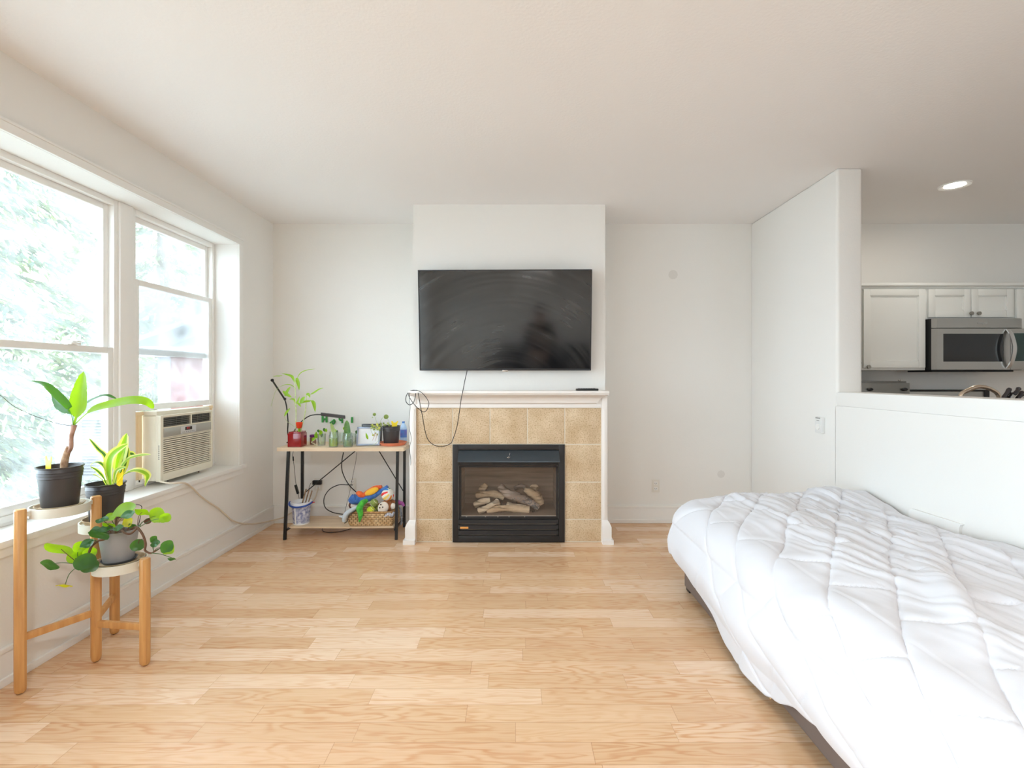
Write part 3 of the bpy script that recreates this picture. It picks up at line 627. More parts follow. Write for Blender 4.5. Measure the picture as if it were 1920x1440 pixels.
# countertop oven by the wall end
oy = 4.15
def ox(u): return (1600 + u / 6 - CX) * oy / F
def oz(v): return CH - (680 + v / 6 - CY) * oy / F
tw = thing('toaster_oven', 'steel countertop appliance with two dark oval grips beside the wall end', 'appliance', (3.15, 4.3, .92))
MB().box(2.85, ox(615), oy, oy + .30, .935, oz(236), bev=.004).build('body', mat('dull_steel', (92, 90, 88), .35, .9), tw)
q = MB().box(2.85, ox(628), oy - .006, oy + .004, .93, oz(228), bev=.002); q.box(2.86, ox(620), oy + .02, oy + .30, oz(236), oz(206), bev=.004); q.build('lid', mat('lid_steel', (128, 126, 122), .3, .9), tw)
for u in (178, 566): MB().tube([(ox(u - 28), oy - .01, oz(300)), (ox(u - 14), oy - .012, oz(300)), (ox(u + 14), oy - .012, oz(300)), (ox(u + 28), oy - .01, oz(300))], [.009, .0135, .0135, .009], 12).build('grip', M['blackp'], tw)
MB().ball((ox(540), oy + .02, oz(206) + .006), (.011, .01, .008), 8).build('lid_knob', M['chrome'], tw)
for x in (2.9, 3.32):
    for y in (oy + .03, oy + .27): MB().cyl((x, y, .92), (x, y, .936), .012, n=10).build('foot', M['blackp'], tw)
# faucet
fy = 2.62
def kx(u, Y=fy): return (1600 + u / 6 - CX) * Y / F
def kz(v, Y=fy): return CH - (680 + v / 6 - CY) * Y / F
fc = thing('kitchen_faucet', 'tall arched nickel faucet rising behind the half wall', 'faucet', (kx(1650), fy, .92)); fm = mat('warm_nickel', (196, 180, 162), .25, .9)
MB().lathe((kx(1650), fy, .92), [(0, 0), (.028, 0), (.028, .01), (.018, .02), (.016, .10), (.012, .13)], 20, close=True).build('base', fm, fc)
MB().tube(spline([(kx(1655), fy, 1.0), (kx(1655), fy, 1.14), (kx(1640), fy, kz(385)), (kx(1560), fy, kz(305)), (kx(1420), fy, kz(270)), (kx(1290), fy, kz(310)), (kx(1205), fy, kz(380)), (kx(1190), fy, 1.12)], 8), .0105, 14).build('spout', fm, fc)
MB().cyl((kx(1190), fy, 1.13), (kx(1190), fy, 1.04), .014, .016).build('spray_head', fm, fc)
MB().tube(spline([(kx(1650), fy - .02, 1.0), (kx(1650), fy - .05, 1.02), (kx(1650), fy - .09, 1.06)], 5), [.009, .006], 10).build('lever', fm, fc)
# knife block with its knives
ky = 2.50; bc = Vector((kx(1885, ky), ky, .92)); MB_ = MB().prism([(-.11, 0), (.08, 0), (.08, .10), (-.02, .26), (-.11, .20)], 'y', -.05, .05)
kb = rot_build(MB_, Matrix.Identity(3), bc + Vector((.085, 0, 0))).build('knife_block', mat('dark_wood_block', (70, 50, 38), .5)); tag(kb, 'dark knife block full of knives behind the half wall', 'knife block')
kh = mat('knife_handle', (38, 32, 34), .3); kd = ['nearest the faucet', 'second from the faucet', 'topmost of the cluster', 'in the middle of the cluster', 'at the photo edge, upper', 'at the photo edge, lower']
for i, (u, v, u2, v2, dy) in enumerate(((1690, 395, 1762, 290, 0), (1730, 402, 1800, 322, .02), (1800, 345, 1845, 282, -.01), (1780, 405, 1840, 345, .015), (1850, 400, 1905, 325, 0), (1890, 405, 1950, 350, .02))):
    p, q_ = Vector((kx(u, ky), ky + dy, kz(v, ky))), Vector((kx(u2, ky), ky + dy, kz(v2, ky))); d_ = (q_ - p)
    k = thing('kitchen_knife', 'dark handled knife in the block, ' + kd[i], 'knife', p, 'knives in the block')
    MB().tube([p - d_ * .2, p + d_ * .1, p + d_ * .5, p + d_ * .85, q_], [.008, .010, .0085, .011, .008], 12).build('handle', kh, k)
    MB().bar(p - d_ * .9, p - d_ * .18, .002, .016, bev=.0005).build('blade', M['steel'], k)
# recessed lamp
lc = Vector((3.225, 3.615, H)); rl = thing('recessed_light', 'round recessed ceiling light glowing above the kitchen', 'light', lc)
MB().lathe(lc, [(.098, 0), (.098, -.005), (.094, -.008), (.068, -.004), (.064, -.002), (.064, 0)], 36).build('trim_ring', M['trim'], rl)
em = mat('lamp_glow', (255, 250, 240), .5, emis=14); MB().cyl(lc + Vector((0, 0, -.002)), lc + Vector((0, 0, -.0005)), .064, n=32).build('lens', em, rl)
sp = area_light('recessed_lamp', lc + Vector((0, 0, -.012)), (0, 0, 0), .12, .12, 1.8, (1, .95, .86), shape='DISK')
sp.parent = rl; sp.location = (0, 0, -.012)
# ================================================================ BED
def smooth01(t): t = max(0, min(1, t)); return t * t * (3 - 2 * t)
BXm, BYf, BYn = 1.065, 3.10, .95
M['bedbase'] = mat('brown_bed_vinyl', (112, 98, 92), .5); M['sheet'] = mat('white_sheet', (236, 236, 238), .8)
bb = thing('bed_base', 'low brown bed base on the floor, mostly hidden by the white comforter', 'bed', ((BXm + 2.13) / 2, (BYf + BYn) / 2, 0))
MB().box(BXm, 2.13, BYn, BYf, .022, .27, bev=.012, seg=3).build('box_frame', M['bedbase'], bb)
for x in (BXm + .04, 2.09):
    for y in (BYn + .05, BYf - .03): MB().box(x - .03, x + .03, y - .03, y + .03, 0, .024, bev=.004).build('foot', M['blackp'], bb)
mt = MB().box(BXm + .03, 2.12, BYn + .02, BYf - .02, .272, .50, bev=.05, seg=4).build('mattress', M['sheet']); tag(mt, 'white mattress on the low brown base, covered by the comforter', 'mattress')
# comforter: a sheet laid over the mattress, hanging over the left side and the foot
hemZ = [(.7, .20), (1.3, .20), (1.6, .19), (1.74, .165), (1.8, .135), (1.88, .09), (1.98, .055), (2.15, .045), (2.34, .055), (2.45, .085), (2.6, .135), (2.75, .18), (2.9, .205), (3.0, .222), (3.1, .25)]
TOPX0, R_ = 1.13, .135
seamN = [-.70, -.50, -.305, -.11, .09, .275, .47, .66]
def topz(X, Y):
    z = .585 + .03 * smooth01((X - 1.9) / .25) * smooth01((Y - 2.8) / .3) + .012 * noise.noise(Vector((X * 2.2, Y * 1.6, 3))) - .03 * smooth01((1.45 - X) / .35)
    z += .03 * math.exp(-((X - 1.92) ** 2 / .03 + (Y - 3.0) ** 2 / .03))
    z -= .030 * smooth01((X - 1.98) / .12) * smooth01((2.85 - Y) / .15) * smooth01((Y - 2.15) / .2)
    return z
def ridg(v): return 1 - abs(v) * 2
def wrinkle(X, Y, side):
    # quilt puff between stitched seams that run diagonally across the bed
    n_ = .816 * X - .578 * Y; p_ = .578 * X + .816 * Y
    n_ += .018 * noise.noise(Vector((X * 3, Y * 3, 9)))
    d = min(abs(n_ - s) for s in seamN); row = sum(1 for s in seamN if s < n_)
    pp = (p_ + .2 * row) / .42; dp = abs(pp - round(pp)) * .42
    def puff(q, w): return 1 - math.exp(-(q / w) ** 1.2)
    h = .014 * puff(d, .012) * puff(dp * (1 if (row * 7 + round(pp) * 3) % 5 < 3 else 6), .012)
    # pulled folds, long and narrow, fanning towards the foot of the bed
    a = X * 11 + 1.8 * noise.noise(Vector((X * 2, Y * .8, 1))) + Y * 2.2
    amt = smooth01((X - 1.15) / .25) * (.35 + .65 * smooth01((Y - 1.5) / .6))
    f = ridg(noise.noise(Vector((a, Y * .9, 5)))); f2 = ridg(noise.noise(Vector((a * 2.3, Y * 1.6, 8))))
    h += amt * (.017 * max(0, f) ** 3 + .010 * max(0, f2) ** 3)
    h += .016 * noise.noise(Vector((X * 5, Y * 5, 2))) + .006 * noise.noise(Vector((X * 14, Y * 12, 4))) * (.5 if side else .8)
    # one heavier fold swelling near the camera
    q = (X - 1.50 - .5 * (Y - 1.75)); h += .040 * math.exp(-(q / .05) ** 2) * math.exp(-((Y - 1.62) / .22) ** 2)
    q = (X - 1.62 + .45 * (Y - 1.45)); h += .034 * math.exp(-(q / .045) ** 2) * math.exp(-((Y - 1.42) / .2) ** 2)
    return h * (1 - .75 * smooth01((X - 1.98) / .15))
NS, NT = 230, 300
mb = MB(); Smax = 1; Yfoot = BYf - .075
def arc(d, flare):
    L = R_ * PI / 2
    if d < L: a = d / R_; return R_ * math.sin(a), R_ * (1 - math.cos(a))
    e = d - L; return R_ + .030 * math.sin(PI * min(1, e / .26)) - .035 * max(0, e - .1) / .2, R_ + e
topw = 2.15 - TOPX0; over = R_ * PI / 2 + .40
topl = Yfoot - BYn; overf = R_ * PI / 2 + .30
idx = []
for i in range(NS + 1):
    s = -over + (topw + over) * i / NS       # s<0 hangs on the left
    row = []
    for j in range(NT + 1):
        t = (topl + overf) * j / NT
        ds, dt = max(0, -s), max(0, t - topl)
        X, Y = TOPX0 + max(0, s), BYn + min(t, topl)
        zt0 = topz(X, Y)
        if ds or dt:
            # length available until the hem
            d = math.hypot(ds, dt * (over / overf))
            dirx, diry = (-ds, dt * (over / overf)); l = math.hypot(dirx, diry); dirx /= l; diry /= l
            hz = lerp_tab(hemZ, Y) if dt == 0 else .25 + .02 * dt
            full = (zt0 - hz - R_) + R_ * PI / 2; dd = d / over * full
            if dirx and diry: dd = min(dd, full * 1.02)
            h, g = arc(dd, .05); h += .03 * smooth01((dd - .2) / .3) * math.exp(-((Y - 2.15) / .28) ** 2); wav = .012 * noise.noise(Vector((X * 3 + dirx, Y * 5.5 + diry * 3, .3))) * smooth01((dd - .15) / .3)
            P = Vector((X + dirx * (h + wav), Y + diry * (h + wav), zt0 - g)); k = min(1, dd / (R_ * PI / 2)) * PI / 2
            N = Vector((dirx * math.sin(k), diry * math.sin(k), math.cos(k)))
            P += N * (wrinkle(X - ds, Y + dt, True) * (.55 if dd > .2 else .8))
        else: P = Vector((X, Y, zt0 + wrinkle(X, Y, False)))
        if P.x > 2.155: P.x = 2.155
        mb.v.append(P)
for i in range(NS):
    for j in range(NT):
        a = i * (NT + 1) + j; mb.f.append((a, a + 1, a + NT + 2, a + NT + 1)); mb.m.append(0)
M['comf'] = mat('white_comforter', (220, 221, 227), .85, bump=.12, bscale=500, sheen=.2)
cf = mb.build('comforter', M['comf'], None, angle=180, solid=.012); cf.modifiers['thickness'].offset = -1
tag(cf, 'rumpled white quilted comforter hanging over the bed to the floor', 'comforter')
# guard board between bed and wall
q = MB(); prof = [(2.30, .30), (2.385, .30), (2.392, .58), (2.385, .605), (2.37, .615), (2.9, .607), (2.93, .58), (2.93, .3)]
q.prism([(2.375, .28), (2.393, .30), (2.393, .600), (2.388, .615), (2.375, .622), (2.68, .618), (2.70, .606), (2.70, .28)], 'x', 2.156, 2.1695); q2 = q.build('guard_board', M['trim'], None)
tag(q2, 'thin white board with rounded corner standing between comforter and right wall', 'board')
c = at(1447, 1312, 2.04); q = MB().cyl((c.x - .006, c.y, .006), (c.x + .006, c.y + .006, .006), .005, n=10); tag(q.build('wooden_dowel', mat('dowel_wood', (216, 170, 120), .6)), 'tiny wooden dowel on the floor beside the bed', 'dowel')

# ================================================================ OUTSIDE
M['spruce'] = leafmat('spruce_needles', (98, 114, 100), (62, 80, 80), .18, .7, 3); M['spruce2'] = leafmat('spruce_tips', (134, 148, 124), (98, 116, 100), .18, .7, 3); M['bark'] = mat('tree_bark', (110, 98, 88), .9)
gr = MB().box(-45, -2.6, -25, 45, -3.2, -3.0); struct(gr, 'floor_2', mat('bounce_ground', (176, 178, 174), .9, var=.15, vscale=2))  # unseen ground, made pale to bounce light up onto the ceiling
# slanted drooping branches with many small needle sprays
def spruce(x, y, h, rad, seed, label, zb=-3.0, nb=110):
    r = random.Random(seed); root = thing('spruce_tree', label, 'tree', (x, y, zb), 'trees outside the window')
    MB().tube([(x, y, zb), (x + .05, y, zb + h * .5), (x, y + .05, zb + h)], [.22, .13, .02], 10).build('trunk', M['bark'], root)
    fo = MB()
    for b in range(nb):
        f = (b + r.random()) / nb; z = zb + .6 + f * (h - .8); L = rad * (1 - f * .88) * (.75 + .4 * r.random()); a = b * 2.39996 + r.random() * .4
        d = Vector((math.cos(a), math.sin(a), 0)); sd = Vector((-d.y, d.x, 0)); n = max(4, int(L / .16))
        for k in range(1, n + 1):
            u = k / n; sag = -.42 * L * u * u + .10 * L * u + .10 * L * u ** 4
            p = Vector((x, y, z)) + d * L * u + Vector((0, 0, sag)) + sd * .1 * noise.noise(Vector((a * 9, u * 3, seed)))
            wd = .62 * (1 - abs(u - .55) * 1.1) * min(1, L / 1.8) + .12
            for s_ in (-1, 1):
                m_ = 5 + int(r.random() * 2)
                for q in range(m_):
                    v = (q + .6 + .5 * r.random()) / m_; e = p + sd * s_ * wd * v + Vector((0, 0, -.30 * wd * v * v - .04 * r.random())) + d * .12 * v
                    ang = .6 + .5 * r.random(); t = (d * ang + sd * s_ * (1.1 - ang * .5) + Vector((0, 0, -.25 - .5 * r.random()))).normalized(); ln = .13 + .11 * r.random()
                    w = t.cross(Vector((r.random() - .5, r.random() - .5, 1))).normalized() * (.016 + .012 * r.random())
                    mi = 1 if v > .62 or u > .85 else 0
                    fo.add([e - t * .06, e + t * ln * .35 + w, e + t * ln, e + t * ln * .35 - w], [(0, 1, 2, 3)], mi)
                    w2 = t.cross(w).normalized() * .03; e2 = e + t * ln * .3
                    fo.add([e2, e2 + t * ln * .4 + w2, e2 + t * ln * .75 - Vector((0, 0, .03)), e2 + t * ln * .3 - w2], [(0, 1, 2, 3)], mi)
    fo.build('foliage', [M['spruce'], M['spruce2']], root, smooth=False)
spruce(-7.0, 6.2, 12.5, 3.1, 1, 'big pale green spruce filling the left window panes', nb=150)
spruce(-7.6, 10.6, 12.0, 3.0, 2, 'spruce seen through the right-hand window above the air conditioner', nb=130)

spruce(-11.5, 8.3, 14.5, 3.6, 4, 'taller spruce behind the others, showing in the gaps', nb=120)
spruce(-10.0, 15.5, 13.0, 3.4, 5, 'far spruce behind the neighbouring red house', nb=100)
# neighbouring house wing with red siding
hs = thing('neighbor_house', 'house corner with pale red lap siding and sloping roof seen over the air conditioner', 'building', (-3.3, 7.0, -3)); HY = 6.0
M['siding'] = mat('red_siding', (112, 52, 54), .7, var=.06, vscale=3); M['hwhite'] = mat('house_trim', (142, 142, 148), .6)
hx0 = (304 - CX) * HY / F; hx1 = -2.47; zt = CH - (668 - CY) * HY / F
mb = MB(); z = -3.0
while z < zt: mb.prism([(HY, z), (HY - .022, z), (HY - .006, min(z + .19, zt)), (HY, min(z + .19, zt))], 'x', hx0 + .02, hx1); z += .19
mb.box(hx0 + .02, hx1, HY, HY + .1, -3, zt)
z = -3.0
while z < zt: mb.prism([(hx0 + .02, z), (hx0 - .002, z), (hx0 + .014, min(z + .19, zt)), (hx0 + .02, min(z + .19, zt))], 'y', HY, 9.5); z += .19
mb.build('siding', M['siding'], hs)
MB().box(hx0 - .03, hx0 + .115, HY - .035, HY + .1, -3, zt, bev=.004).build('corner_board', M['hwhite'], hs)
mb = MB().box(hx0 - .25, hx1, HY - .32, HY - .28, zt - .02, zt + .10).box(hx0 - .25, hx1, HY - .3, HY, zt - .0, zt + .02); mb.build('eave', M['hwhite'], hs)
rz = zt + .1; mb = MB().prism([(hx0 - .28, rz - .03), (hx0 - .28, rz + .02), (-2.49, rz + .78), (-2.49, rz + .70)], 'y', HY - .34, 9.6); mb.build('roof', mat('roof_shingle', (140, 140, 146), .8, var=.15, vscale=20), hs)
MB().prism([(hx0, rz - .02), (hx1, rz - .02), (hx1, rz + .70)], 'y', HY - .02, HY + .05).build('gable', M['hwhite'], hs)

# ================================================================ BEHIND THE CAMERA (only its reflection in the television shows)
M['dark'] = mat('dark_upholstery', (34, 34, 40), .85, bump=.2, bscale=120)
sf = thing('sofa', 'dark sofa reflected along the bottom of the television screen', 'sofa', (.4, -2.75, 0)); 
MB().box(-.9, 1.7, -3.15, -2.3, .08, .30, bev=.02).build('base', M['dark'], sf)
for k in range(3): MB().box(-.68 + k * .73, .03 + k * .73, -2.9, -2.27, .302, .46, bev=.05, seg=4).build('seat_cushion', M['dark'], sf)
for k in range(3): MB().box(-.68 + k * .73, .03 + k * .73, -3.1, -2.88, .40, .86, bev=.06, seg=4).build('back_cushion', M['dark'], sf)
for x in (-.9, 1.5): MB().box(x, x + .2, -3.15, -2.28, .08, .62, bev=.06, seg=4).build('armrest', M['dark'], sf)
for x in (-.82, 1.62):
    for y in (-3.08, -2.4): MB().cyl((x, y, 0), (x, y, .08), .025).build('leg', M['blackp'], sf)
lamp = thing('ceiling_lamp', 'round flush ceiling lamp glowing above and behind the camera', 'light', (.2, -.8, H))
MB().lathe((.2, -.8, H), [(.0, 0), (.17, 0), (.175, -.012), (.165, -.022)], 32).build('lamp_base', M['trim'], lamp)
MB().lathe((.2, -.8, H), [(.165, -.022), (.15, -.05), (.10, -.075), (.04, -.085), (0, -.087)], 32).build('lamp_shade', mat('lamp_dome', (255, 246, 232), .5, emis=6), lamp)
al = area_light('ceiling_lamp_light', (.2, -.8, H - .1), (0, 0, 0), .3, .3, 26, (.97, .99, 1), shape='DISK'); al.parent = lamp; al.location = (0, 0, -.1)
# the person with the camera
def skin_body(name, joints, edges, m, parent, levels=2):
    me = bpy.data.meshes.new(name); me.from_pydata([Vector(j[:3]) for j in joints], edges, []); o = bpy.data.objects.new(name, me); COL.objects.link(o); o.parent = parent
    sk = o.modifiers.new('skin', 'SKIN'); sk.use_smooth_shade = True
    if not me.skin_vertices: 
        bpy.context.view_layer.objects.active = o
    if not me.skin_vertices:
        bm = bmesh.new(); bm.from_mesh(me); bm.verts.layers.skin.verify(); bm.to_mesh(me); bm.free()
    for i, j in enumerate(joints):
        me.skin_vertices[0].data[i].radius = (j[3], j[4] if len(j) > 4 else j[3])
    me.skin_vertices[0].data[0].use_root = True
    ss = o.modifiers.new('sub', 'SUBSURF'); ss.levels = ss.render_levels = levels; me.materials.append(m); return o
PB = Vector((.27, -.62, 0)); ps = thing('person', 'person in dark clothes standing with a camera, reflected in the television', 'person', PB)
M['skin'] = mat('skin', (196, 150, 126), .55)
J = [(0, 0, .95, .15, .11), (0, -.01, 1.12, .14, .10), (0, -.01, 1.30, .17, .11), (0, 0, 1.43, .12, .09), (0, .01, 1.52, .052), (0, .02, 1.60, .075, .08), (0, .02, 1.69, .075, .09),
     (-.18, 0, 1.42, .06), (-.24, -.02, 1.15, .045), (-.10, .20, 1.22, .035), (-.045, .25, 1.25, .03),
     (.18, 0, 1.42, .06), (.24, -.02, 1.15, .045), (.10, .20, 1.22, .035), (.045, .25, 1.25, .03),
     (-.09, 0, .86, .09), (-.10, .01, .50, .06), (-.11, 0, .10, .045), (-.12, .12, .04, .035), (.09, 0, .86, .09), (.10, .01, .50, .06), (.11, 0, .10, .045), (.12, .12, .04, .035)]
E = [(0, 1), (1, 2), (2, 3), (3, 4), (4, 5), (5, 6), (3, 7), (7, 8), (8, 9), (9, 10), (3, 11), (11, 12), (12, 13), (13, 14), (0, 15), (15, 16), (16, 17), (17, 18), (0, 19), (19, 20), (20, 21), (21, 22)]
skin_body('body', J, E, M['skin'], ps)
JS = [(0, 0, .93, .165, .125), (0, -.01, 1.12, .155, .115), (0, -.01, 1.30, .185, .125), (0, 0, 1.43, .11, .09), (-.18, 0, 1.42, .075), (-.245, -.02, 1.15, .06), (-.12, .17, 1.205, .047), (.18, 0, 1.42, .075), (.245, -.02, 1.15, .06), (.12, .17, 1.205, .047)]
skin_body('jacket', JS, [(0, 1), (1, 2), (2, 3), (3, 4), (4, 5), (5, 6), (3, 7), (7, 8), (8, 9)], mat('dark_jacket', (40, 36, 36), .8), ps)
JT = [(0, 0, .94, .16, .12), (-.09, 0, .84, .10), (-.10, .01, .50, .075), (-.11, 0, .10, .062), (.09, 0, .84, .10), (.10, .01, .50, .075), (.11, 0, .10, .062)]
skin_body('trousers', JT, [(0, 1), (1, 2), (2, 3), (0, 4), (4, 5), (5, 6)], mat('dark_trousers', (46, 46, 54), .8), ps)
MB().ball(PB + Vector((0, .0, 1.70)), (.088, .10, .105), 12, jit=.15).build('hair', mat('dark_hair', (28, 22, 20), .7), ps)
q = MB().ball(PB + Vector((0, .115, 1.645)), (.012, .018, .02), 6); q.build('nose', M['skin'], ps)
for s in (-1, 1):
    MB().ball(PB + Vector((s * .03, .098, 1.67)), (.012, .008, .008), 6).build('eye', M['blackp'], ps); MB().ball(PB + Vector((s * .082, .02, 1.65)), (.012, .02, .03), 6).build('ear', M['skin'], ps)
    for k in range(5):
        a = PB + Vector((s * (.05 - .008 * k), .255 + .004 * k, 1.27 - .016 * k)) if k < 4 else PB + Vector((s * .055, .24, 1.285))
        MB().tube(spline([a, a + Vector((-s * .012, .03, .006)), a + Vector((-s * .03, .04, 0)), a + Vector((-s * .045, .03, -.004))], 4), [.009, .0085, .008, .006], 8).build('finger', M['skin'], ps)
q = MB().box(PB.x - .05, PB.x + .05, PB.y + .262, PB.y + .275, 1.215, 1.285, bev=.005); tag(q.build('phone', M['blackp']), 'black phone held up by the person reflected in the television', 'phone')
# ================================================================ AIR CONDITIONER
M['ac'] = mat('ac_plastic', (232, 226, 208), .45, var=.04, vscale=5); M['acg'] = mat('ac_grille_dark', (70, 62, 54), .7); M['cream'] = mat('cream_panel', (238, 214, 174), .5); M['acs'] = mat('ac_silver', (186, 184, 178), .3, .6)
M['acback'] = mat('ac_case_white', (104, 107, 114), .4)
AY0, AY1, AZ0, AZ1, AX = 3.185, 3.735, .655, 1.085, -2.285
ac = thing('air_conditioner', 'cream window air conditioner held under the raised right-hand sash', 'air conditioner', (-2.5, (AY0 + AY1) / 2, AZ0))
MB().box(-2.46, AX - .03, AY0 + .004, AY1 - .004, AZ0 + .004, AZ1 - .004, bev=.004).build('body', M['ac'], ac)
q = MB(); x0, x1 = AX - .034, AX
vz0, vz1, gz0_, gz1_, bz0, bz1 = 1.006, 1.068, .705, .935, .940, .998
y0, y1 = AY0 + .028, AY1 - .022; ym = y0 + (y1 - y0) * .55
q.box(x0, x1, AY0, y0, AZ0, AZ1, bev=.006).box(x0, x1, y1, AY1, AZ0, AZ1, bev=.006).box(x0, x1, y0 - .002, y1 + .002, vz1, AZ1, bev=.003).box(x0, x1, y0 - .002, y1 + .002, AZ0, gz0_, bev=.003).box(x0, x1, y0 - .002, y1 + .002, gz1_, bz0).box(x0, x1 - .001, y0 - .002, y1 + .002, bz1, vz0).box(x0, x1 - .001, ym - .006, ym + .006, vz0, vz1)
q.build('front_bezel', M['ac'], ac)
q = MB(); n_ = 17
for k in range(n_):
    z = gz0_ + (k + .5) * (gz1_ - gz0_) / n_; q.box(x1 - .012, x1 - .003, y0, y1, z - .0042, z + .0042, bev=.001)
q.build('intake_grille', M['ac'], ac)
MB().box(x0, x1 - .014, y0 - .001, y1 + .001, gz0_ - .001, gz1_ + .001).build('filter', M['acg'], ac)
q = MB().box(x0, x1 - .016, y0, y1, vz0, vz1); v_ = q.build('outlet_vent', M['blackp'], ac); q = MB()
for k in range(5): z = vz0 + (k + .5) * (vz1 - vz0) / 5; q.box(x1 - .014, x1 - .004, y0, ym - .006, z - .0016, z + .0016).box(x1 - .014, x1 - .004, ym + .006, y1, z - .0016, z + .0016)
for k in range(9): yy = y0 + (k + .5) * (y1 - y0) / 9; q.box(x1 - .016, x1 - .012, yy - .0015, yy + .0015, vz0, vz1)
q.build('louver', mat('vent_grey', (120, 118, 112), .5), v_)
q = MB().box(x0, x1 + .001, y0, y1, bz0, bz1, bev=.001); cp = q.build('control_strip', M['acs'], ac)
yc = y0 + (y1 - y0) * .47
MB().box(x1, x1 + .004, yc - .075, yc + .085, bz0 + .006, bz1 - .006, bev=.002).build('control_panel', mat('panel_grey', (205, 207, 208), .4), cp)
MB().box(x1 + .003, x1 + .0052, yc - .032, yc + .040, bz0 + .026, bz1 - .010).build('display', M['blackp'], cp)
q = MB()
for a in (-.008, .008):
    for b, c_ in ((0, .004), (.009, .004)): q.box(x1 + .0050, x1 + .0056, yc + a - .0045, yc + a + .0035, bz0 + .034 + b, bz0 + .0355 + b)
    q.box(x1 + .0050, x1 + .0056, yc + a - .0045, yc + a - .0032, bz0 + .034, bz0 + .0445)
q.build('digits', mat('display_red', (200, 60, 60), .5, emis=.8), cp)
q = MB()
for a in (-.055, -.04, -.02, 0, .02, .04, .06): q.box(x1 + .003, x1 + .0052, yc + a - .004, yc + a + .004, bz0 + .012, bz0 + .018, bev=.0008)
q.build('buttons', mat('button_grey', (150, 152, 154), .5), cp)
q = MB()
for k in range(8): q.box(x0 + .018, x0 + .026, AY0 - .0008, AY0 + .001, .80 + k * .012, .807 + k * .012)
q.build('warning_label', mat('label_grey', (150, 146, 138), .6), ac)
# side panels (accordion) in the sash plane
for a, b in ((3.128, AY0 - .002), (AY1 + .002, 3.916)):
    q = MB(); n2 = max(3, int((b - a) / .014))
    for k in range(n2): yy = a + (k + .5) * (b - a) / n2; q.box(-2.418 + (k % 2) * .004, -2.404 + (k % 2) * .004, yy - (b - a) / n2 / 2, yy + (b - a) / n2 / 2 + .0005, AZ0 + .005, 1.09, bev=.002)
    q.box(-2.42, -2.394, a - .002, b, 1.088, 1.11, bev=.002); q.build('accordion_panel', M['cream'], ac)
MB().box(-2.42, -2.31, AY0, AY1, AZ1 - .002, AZ1 + .026, bev=.003).build('mounting_rail', M['ac'], ac)
for yy in (3.30, 3.62): MB().cyl((-2.32, yy, AZ0 - .022), (-2.32, yy, AZ0 + .006), .006, n=8).build('support_foot', mat('bolt_grey', (110, 108, 104), .5, .6), ac)
# outdoor part with louvred side
q = MB().box(-2.98, -2.462, AY0 + .01, AY1 - .01, AZ0 + .012, AZ1 - .01, bev=.006); oc = q.build('outer_case', M['acback'], ac)
q = MB()
for c0, c1_ in ((-2.80, -2.64), (-2.62, -2.48)):
    for k in range(19): z = AZ0 + .04 + k * .0195; q.box(c0, c1_, AY0 + .0085, AY0 + .014, z, z + .010)
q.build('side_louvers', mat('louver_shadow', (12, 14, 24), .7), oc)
wallcord = [(300, 903, -2.27), (318, 906, -2.21), (338, 905, -2.17), (350, 907, -2.172), (362, 916, -2.18), (376, 930, -2.195), (392, 942, -2.20), (408, 952, -2.20), (420, 962, -2.20), (436, 976, -2.19), (455, 981.5, -2.19), (476, 982, -2.18), (496, 979, -2.17)]
P = []
for px, py, X in wallcord:
    Y = X * F / (px - CX); P.append(Vector((X, Y, CH - (py - CY) * Y / F)))
P += [at(518, 974, 4.44), at(534, 969, 4.46), at(548, 961, 4.49), at(572, 958, 4.49), at(590, 935, 4.49), at(597, 915, 4.50)]
P[-1] = at(597, 914, 4.502)
MB().tube(spline(P, 8), .006, 8).build('power_cord', mat('beige_cord', (214, 202, 184), .5), ac, angle=80)

# ================================================================ PLANT STAND
def bamboo():
    m = mat('bamboo_wood', (214, 162, 100), .4, c2=(190, 134, 76), vscale=3, stretch=(14, 14, 1.2)); return m
M['bam'] = bamboo(); M['tray'] = mat('tray_offwhite', (216, 212, 198), .4); M['soil'] = mat('soil', (92, 74, 58), .95, var=.5, vscale=80, bump=.6, bscale=150)
M['npot'] = mat('nursery_pot', (62, 58, 58), .38, var=.1, vscale=4); M['tandish'] = mat('clay_dish', (206, 186, 154), .7, c2=(170, 140, 104), vscale=18)
st = thing('plant_stand', 'three-tier bamboo plant stand with off-white round trays by the window', 'plant stand', (-1.95, 2.3, 0))
LEGS = {1: (-2.083, 2.078, .775), 2: (-1.962, 2.312, .775), 3: (-1.71, 2.282, .495), 4: (-2.078, 2.563, .65)}
for k, (x, y, h) in LEGS.items():
    q = MB(); R3 = Matrix.Rotation(math.radians(-38 if k in (1, 2) else -15), 3, 'Z')
    w = .019; poly = lambda w_, z: [R3 @ Vector((a * w_, b * w_, 0)) + Vector((x, y, z)) for a, b in ((-1, -.55), (-.55, -1), (.55, -1), (1, -.55), (1, .55), (.55, 1), (-.55, 1), (-1, .55))]
    q.loft([poly(.013, .004), poly(.018, .014), poly(w, .03), poly(w, h - .004), poly(w - .003, h)]); q.build('leg', M['bam'], st)
    MB().cyl((x, y, 0), (x, y, .006), .009, n=10).build('foot_pad', M['blackp'], st)
for a, b, z in ((1, 2, .232), (2, 4, .200), (2, 3, .178)):
    p, q_ = Vector(LEGS[a][:2] + (z,)), Vector(LEGS[b][:2] + (z,)); MB().bar(p, q_, .030, .018, bev=.003, up=(1, .3, 0)).build('stretcher', M['bam'], st)
